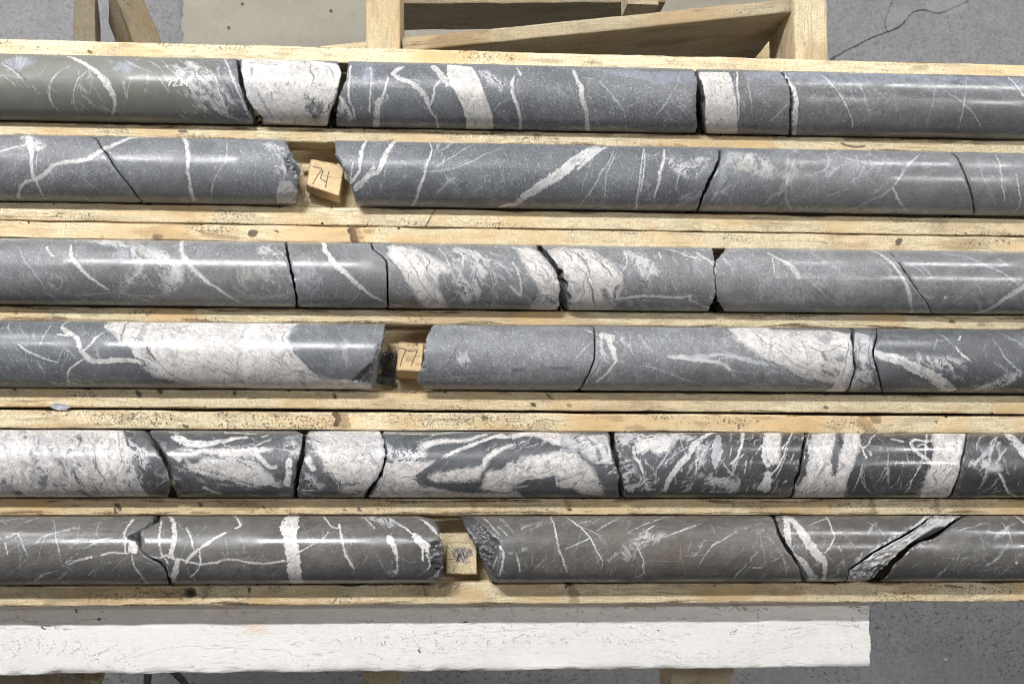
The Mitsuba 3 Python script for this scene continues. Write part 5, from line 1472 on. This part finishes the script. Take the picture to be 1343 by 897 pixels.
LINES = [((0, 288), (1343, 312)), ((0, 533), (1343, 545)), ((0, 158), (1343, 184)), ((0, 400), (1343, 414)), ((0, 653), (1343, 653)), ((0, 563), (1343, 569)), ((0, 766), (1343, 762)), ((0, 510), (1343, 517)), ((0, 265), (1343, 285))]
for i in range(520):
    (xa, ya), (xb, yb) = LINES[r.integers(len(LINES))]
    c = r.choice([.05, .17, .28, .34, .45, .62, .71, .85, .93]) + r.normal() * .05
    px = xa + (xb - xa) * c; py = ya + (yb - ya) * c + r.normal() * 1.6
    s = .00025 + .0009 * r.random() ** 4
    v, f = crumb(r, s, i); m = trimesh.creation.icosphere(subdivisions=1)
    v = m.vertices * s * np.array([1.3, 1, .6]); f = m.faces
    q = at(px, py, ZR)
    vs.append(v + [q[0], q[1], ZR + s * .2]); fs.append(f + k); k += len(v)
scene['dirt_and_crack_shade'] = {'type': 'twosided', 'bsdf': {'type': 'diffuse', 'reflectance': {'type': 'rgb', 'value': [.04, .03, .022]}}}  # for the rail dirt and for the shade grains in the cracks
scene[key] = mikit.ply((np.vstack(vs), np.vstack(fs)), 'dirt_and_crack_shade')
key = thing('crack_shade_grains', 'dark grit grains added under the cracks between core pieces to paint their shade', 'grit', kind='stuff')
r = np.random.default_rng(44); vs, fs, k = [], [], 0  # grains added in place of the deep shade inside the cracks
ball = trimesh.creation.icosphere(subdivisions=1)
for row, cuts in BREAKS.items():
    for lc, rc in cuts:
        xl, xr = np.mean([p[1] for p in lc]) * 1e-4, np.mean([p[1] for p in rc]) * 1e-4
        if xr - xl > .012: continue
        low = [p[1] * 1e-4 for p in lc[:2] + rc[:2]]
        for _ in range(70):
            s = .0006 + .0016 * r.random() ** 2
            x, y = r.uniform(min(low) - .002, max(low) + .002), ROWY[row - 1] - RAD + r.uniform(.0005, .022)
            vs.append(ball.vertices * s * r.uniform(.7, 1.1, 3) + [x, y, BASE_Z + s * .5]); fs.append(ball.faces + k); k += len(ball.vertices)
scene[key] = mikit.ply((np.vstack(vs), np.vstack(fs)), 'dirt_and_crack_shade', smooth=True)
key = thing('foil_scrap', 'crumpled silvery scrap caught between the middle and the front box', 'scrap')
g = np.stack(np.meshgrid(np.linspace(-1, 1, 26), np.linspace(-1, 1, 12), indexing='ij'), -1).reshape(-1, 2)
hgt = (meshkit.fbm(np.c_[g * [5, 2.6], g[:, 0] * 0], 3, 4) - .5)
q = at(80, 533.5, ZR)
v = np.c_[g[:, 0] * .0088 * (1 - .25 * np.abs(g[:, 1])), g[:, 1] * .0030 * (1 - .3 * g[:, 0] ** 2) + g[:, 0] * -.0006, hgt * .0062 + .0024] + [q[0], q[1], ZR]
f = grid_faces(26, 12, False)
scene[key] = mikit.ply((v, f), 'dull_foil', smooth=20)

# ------------------------------------------------------------------ table with the white plank, timber rack behind
PZ = BASE_Z - .0085
table = thing('plank_table', 'white painted plank on timber legs along the front edge of the boxes', 'table')
a, b = at(-80, 886.7, PZ), at(1142, 874.3, PZ)
a2, b2 = at(-80, 801.6, PZ), at(1142, 792.2, PZ)
ext = unit(a - b) * .10
nrm = unit([-(b - a)[1], (b - a)[0], 0])
wdt = float(((a2 - a) @ nrm + (b2 - b) @ nrm) / 2)
a = a + ext
mid_p = lambda x: (a + nrm * wdt / 2)[1] + ((b - a)[1] / (b - a)[0]) * (x - a[0])
sh = lambda px, py: (px, py)
for m in [('c', 2.2, [(16, 800), (22, 808), (33, 814), (60, 817), (105, 817)]), ('k', 4, [(129, 812), (131, 812)]), ('c', 2, [(100, 814), (122, 812), (140, 811)]), ('k', 5, [(97, 798), (99, 802)]), ('c', 2, [(120, 798), (135, 804)]), ('k', 4, [(56, 823), (58, 825)]), ('x', 6, [(60, 824), (90, 825)]), ('c', 2, [(378, 798), (382, 805)]), ('c', 2, [(436, 803), (440, 796)]), ('c', 2, [(478, 814), (484, 817), (489, 812)]), ('c', 1.6, [(455, 814), (510, 816)]), ('k', 2.6, [(608, 817), (613, 816)]), ('k', 3, [(549, 853), (552, 856)]), ('c', 1.6, [(538, 835), (548, 846), (551, 854)]), ('c', 1.6, [(490, 858), (502, 865)]), ('x', 8, [(498, 846), (506, 840)]), ('x', 6, [(575, 846), (580, 850)]), ('x', 6, [(600, 842), (603, 846)]), ('x', 7, [(636, 840), (641, 846)]), ('x', 5, [(660, 840), (664, 846)]), ('c', 1.6, [(430, 845), (440, 838), (448, 843), (445, 852), (436, 853)]), ('c', 1.6, [(672, 837), (685, 841)]),
          ('c', 1.8, [(756, 820), (762, 814), (770, 818), (768, 828), (758, 828)]), ('c', 1.8, [(752, 826), (760, 834)]), ('c', 2, [(781, 834), (784, 842)]), ('c', 2, [(790, 835), (792, 843)]), ('c', 2, [(797, 834), (801, 843)]), ('c', 2.2, [(815, 838), (821, 846)]), ('k', 2, [(810, 844), (811, 845)]), ('x', 6, [(735, 836), (745, 845)]), ('c', 1.4, [(832, 837), (886, 841)]), ('c', 2, [(994, 799), (995, 829)]), ('c', 1.6, [(988, 831), (1002, 831)]), ('k', 2, [(863, 827), (864, 827)]), ('x', 8, [(960, 830), (965, 826)]), ('c', 1.8, [(1072, 818), (1130, 821)]), ('c', 1.6, [(1112, 815), (1126, 822)]), ('x', 7, [(1118, 812), (1128, 822)]), ('o', 12, [(325, 823), (345, 824)]), ('s', 12, [(1120, 797), (1140, 801)]), ('c', 1.6, [(1020, 826), (1060, 823)]), ('x', 8, [(930, 797), (1010, 799)]), ('x', 7, [(790, 796), (860, 797)]),
          ('c', 1.5, [(0, 855), (12, 850), (20, 858)]), ('c', 1.7, [(16, 862), (24, 856), (26, 846), (22, 840)]), ('c', 1.7, [(48, 858), (52, 846), (50, 838)]), ('c', 1.7, [(62, 858), (68, 850), (70, 842)]), ('c', 1.7, [(74, 860), (84, 852), (87, 844), (84, 840)]), ('c', 1.8, [(90, 858), (103, 852), (106, 846), (102, 842)]), ('c', 1.5, [(120, 860), (140, 852), (155, 845)]), ('c', 1.5, [(150, 868), (170, 858), (185, 848)]), ('c', 1.5, [(175, 862), (205, 852), (235, 849)]), ('c', 1.2, [(240, 848), (290, 849), (320, 850)])]:
    mark(12, m[0], m[1] * .75, m[2], PZ, mid_p)
board(table, 'plank', a + nrm * wdt / 2, b + nrm * wdt / 2, wdt, .038, 12, 'white_paint', u0=(a[0] + b[0]) / 2, wob=.0013, bevel=.002, seed=12, worn=4.5, step=.004, label='white painted plank with cracked grain')
for i in range(13, 30):
    if i < 20: tint(i, .80, .2, .25)
def splayed(parent, name, px0, z0, px1, z1, w, t, slot, **kw):
    p0, p1 = at(*px0, z0), at(*px1, z1)
    ex = unit(p1 - p0)
    board(parent, name, p0, p1, w, t, slot, up=(0, -.35, 1), seed=slot, **kw)
tint(34, .95, .8, .3); tint(35, .5, .55, .3); tint(36, .68, .8, .5); tint(37, .9, .9, .3); tint(38, .6, .5, .4); tint(39, .55, .5, .3)
splayed(table, 'leg', (503, 858), PZ - .042, (497, 960), -.62, .042, .04, 34)
splayed(table, 'leg', (925, 856), PZ - .042, (912, 965), -.62, .075, .05, 37)
splayed(table, 'leg', (60, 870), PZ - .11, (50, 965), -.62, .11, .035, 38)
rack = thing('timber_rack', 'rough pine rack of rails and braces behind the back box', 'rack')
RZ = BASE_Z - .0073
def rack_rail(px0, px1, w, slot, z=RZ, depth=.089):
    p0, p1 = at(*px0, z), at(*px1, z)
    d = unit(p0 - p1)
    board(rack, 'rail', p0 + d * .12, p1 - d * .10, w, depth, slot, seed=slot, bevel=.002)
rack_rail((502, -5), (502.5, 62), .0345, 36)
rack_rail((1063, -5), (1065, 75), .0345, 36 if False else 19)
tint(19, .8, .7, .4)
p0, p1 = at(528, 58.5, RZ - .009), at(1039, 7.0, RZ - .009)
tint(39, .54, .9, .5)
board(rack, 'brace', p0, p1, .0115 + .003, .14, 39, seed=39, bevel=.0015)
tint(18, .75, .5, .3)
p0, p1 = at(850, 72, -.20), at(1012, 66, -.20)
board(rack, 'block', p0, p1, .03, .06, 18, seed=18)
tint(17, .42, .5, .4); tint(16, .62, .45, .3)
q0, q1 = at(520, -12, -.45), at(872, -14, -.45)
board(rack, 'stretcher', q0, q1, .038, .10, 17, seed=17)
q0, q1 = at(843, -40, -.30), at(843, 6, -.30)
board(rack, 'post', q0, q1, .040, .05, 16, seed=16)
q0, q1 = at(420, 66.5, -.075), at(500, 59, -.075)
tint(15, .8, .3, .2)
board(rack, 'block', q0, q1, .010, .05, 15, seed=15)
horse = thing('sawhorse', 'timber legs of a sawhorse, shade painted in, beyond the left end of the back box', 'sawhorse')
tint(14, .27, .75, .4); tint(13, .27, .75, .4)  # brightness cut so the legs carry their shadow as colour
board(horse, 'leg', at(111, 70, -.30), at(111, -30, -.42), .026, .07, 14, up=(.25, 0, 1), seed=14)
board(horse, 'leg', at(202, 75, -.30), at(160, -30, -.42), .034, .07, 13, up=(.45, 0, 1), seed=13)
sheet = thing('beige_sheet', 'pale beige sheet with dark screw heads lying on the floor behind the back box', 'sheet')
zs = FLOOR_Z + .012
c0, c1, c2, c3 = at(243, 120, zs), at(237, -60, zs), at(1020, -60, zs), at(1040, 150, zs)
edge = []
for t in np.linspace(0, 1, 40):
    p = c0 + (c1 - c0) * t
    edge.append((p[0] + (meshkit.noise(np.array([[t * 22, 1, 2.]]), 3)[0] - .5) * .008, p[1]))
poly = shapely.Polygon(edge + [(c2[0], c2[1]), (c3[0], c3[1])])
m = trimesh.creation.extrude_polygon(poly, .010, engine='earcut'); m.apply_translation([0, 0, FLOOR_Z + .002])
part(sheet, 'panel', mikit.ply(m, 'beige_sheet_face'))
for px, py in ((318, 6), (300, 37), (434, 15), (605, 13), (585, 60), (700, 40)):
    q = at(px, py, zs)
    s = trimesh.creation.cylinder(radius=.0026, height=.002, sections=14); s.apply_translation([q[0], q[1], zs + .0008])
    part(sheet, 'screw_head', mikit.ply(s, 'dark_steel', smooth=40))
def tube(pts, r, key):
    pts = np.array(pts, float); t = np.linspace(0, 1, 40)
    from scipy.interpolate import make_interp_spline
    c = make_interp_spline(np.linspace(0, 1, len(pts)), pts, k=min(3, len(pts) - 1))(t)
    d = np.gradient(c, axis=0); d /= np.linalg.norm(d, axis=1)[:, None]
    a = np.cross(d, [.3, .2, .9]); a /= np.linalg.norm(a, axis=1)[:, None]; b = np.cross(d, a)
    ang = np.linspace(0, 2 * math.pi, 12, endpoint=False)
    v = (c[:, None] + r * (np.cos(ang)[None, :, None] * a[:, None] + np.sin(ang)[None, :, None] * b[:, None])).reshape(-1, 3)
    scene[key] = mikit.ply((v, grid_faces(40, 12, True)), 'black_rubber', smooth=True)
key = thing('cable', 'black cable hanging below the left part of the white plank', 'cable')
tube([at(193, 840, -.12), at(194, 885, -.3), at(193, 905, -.5), at(205, 925, -.7), at(240, 915, -.70), at(243, 897, -.5), at(228, 880, -.3), at(222, 850, -.12)], .0045, key)
grain_marks.pack()
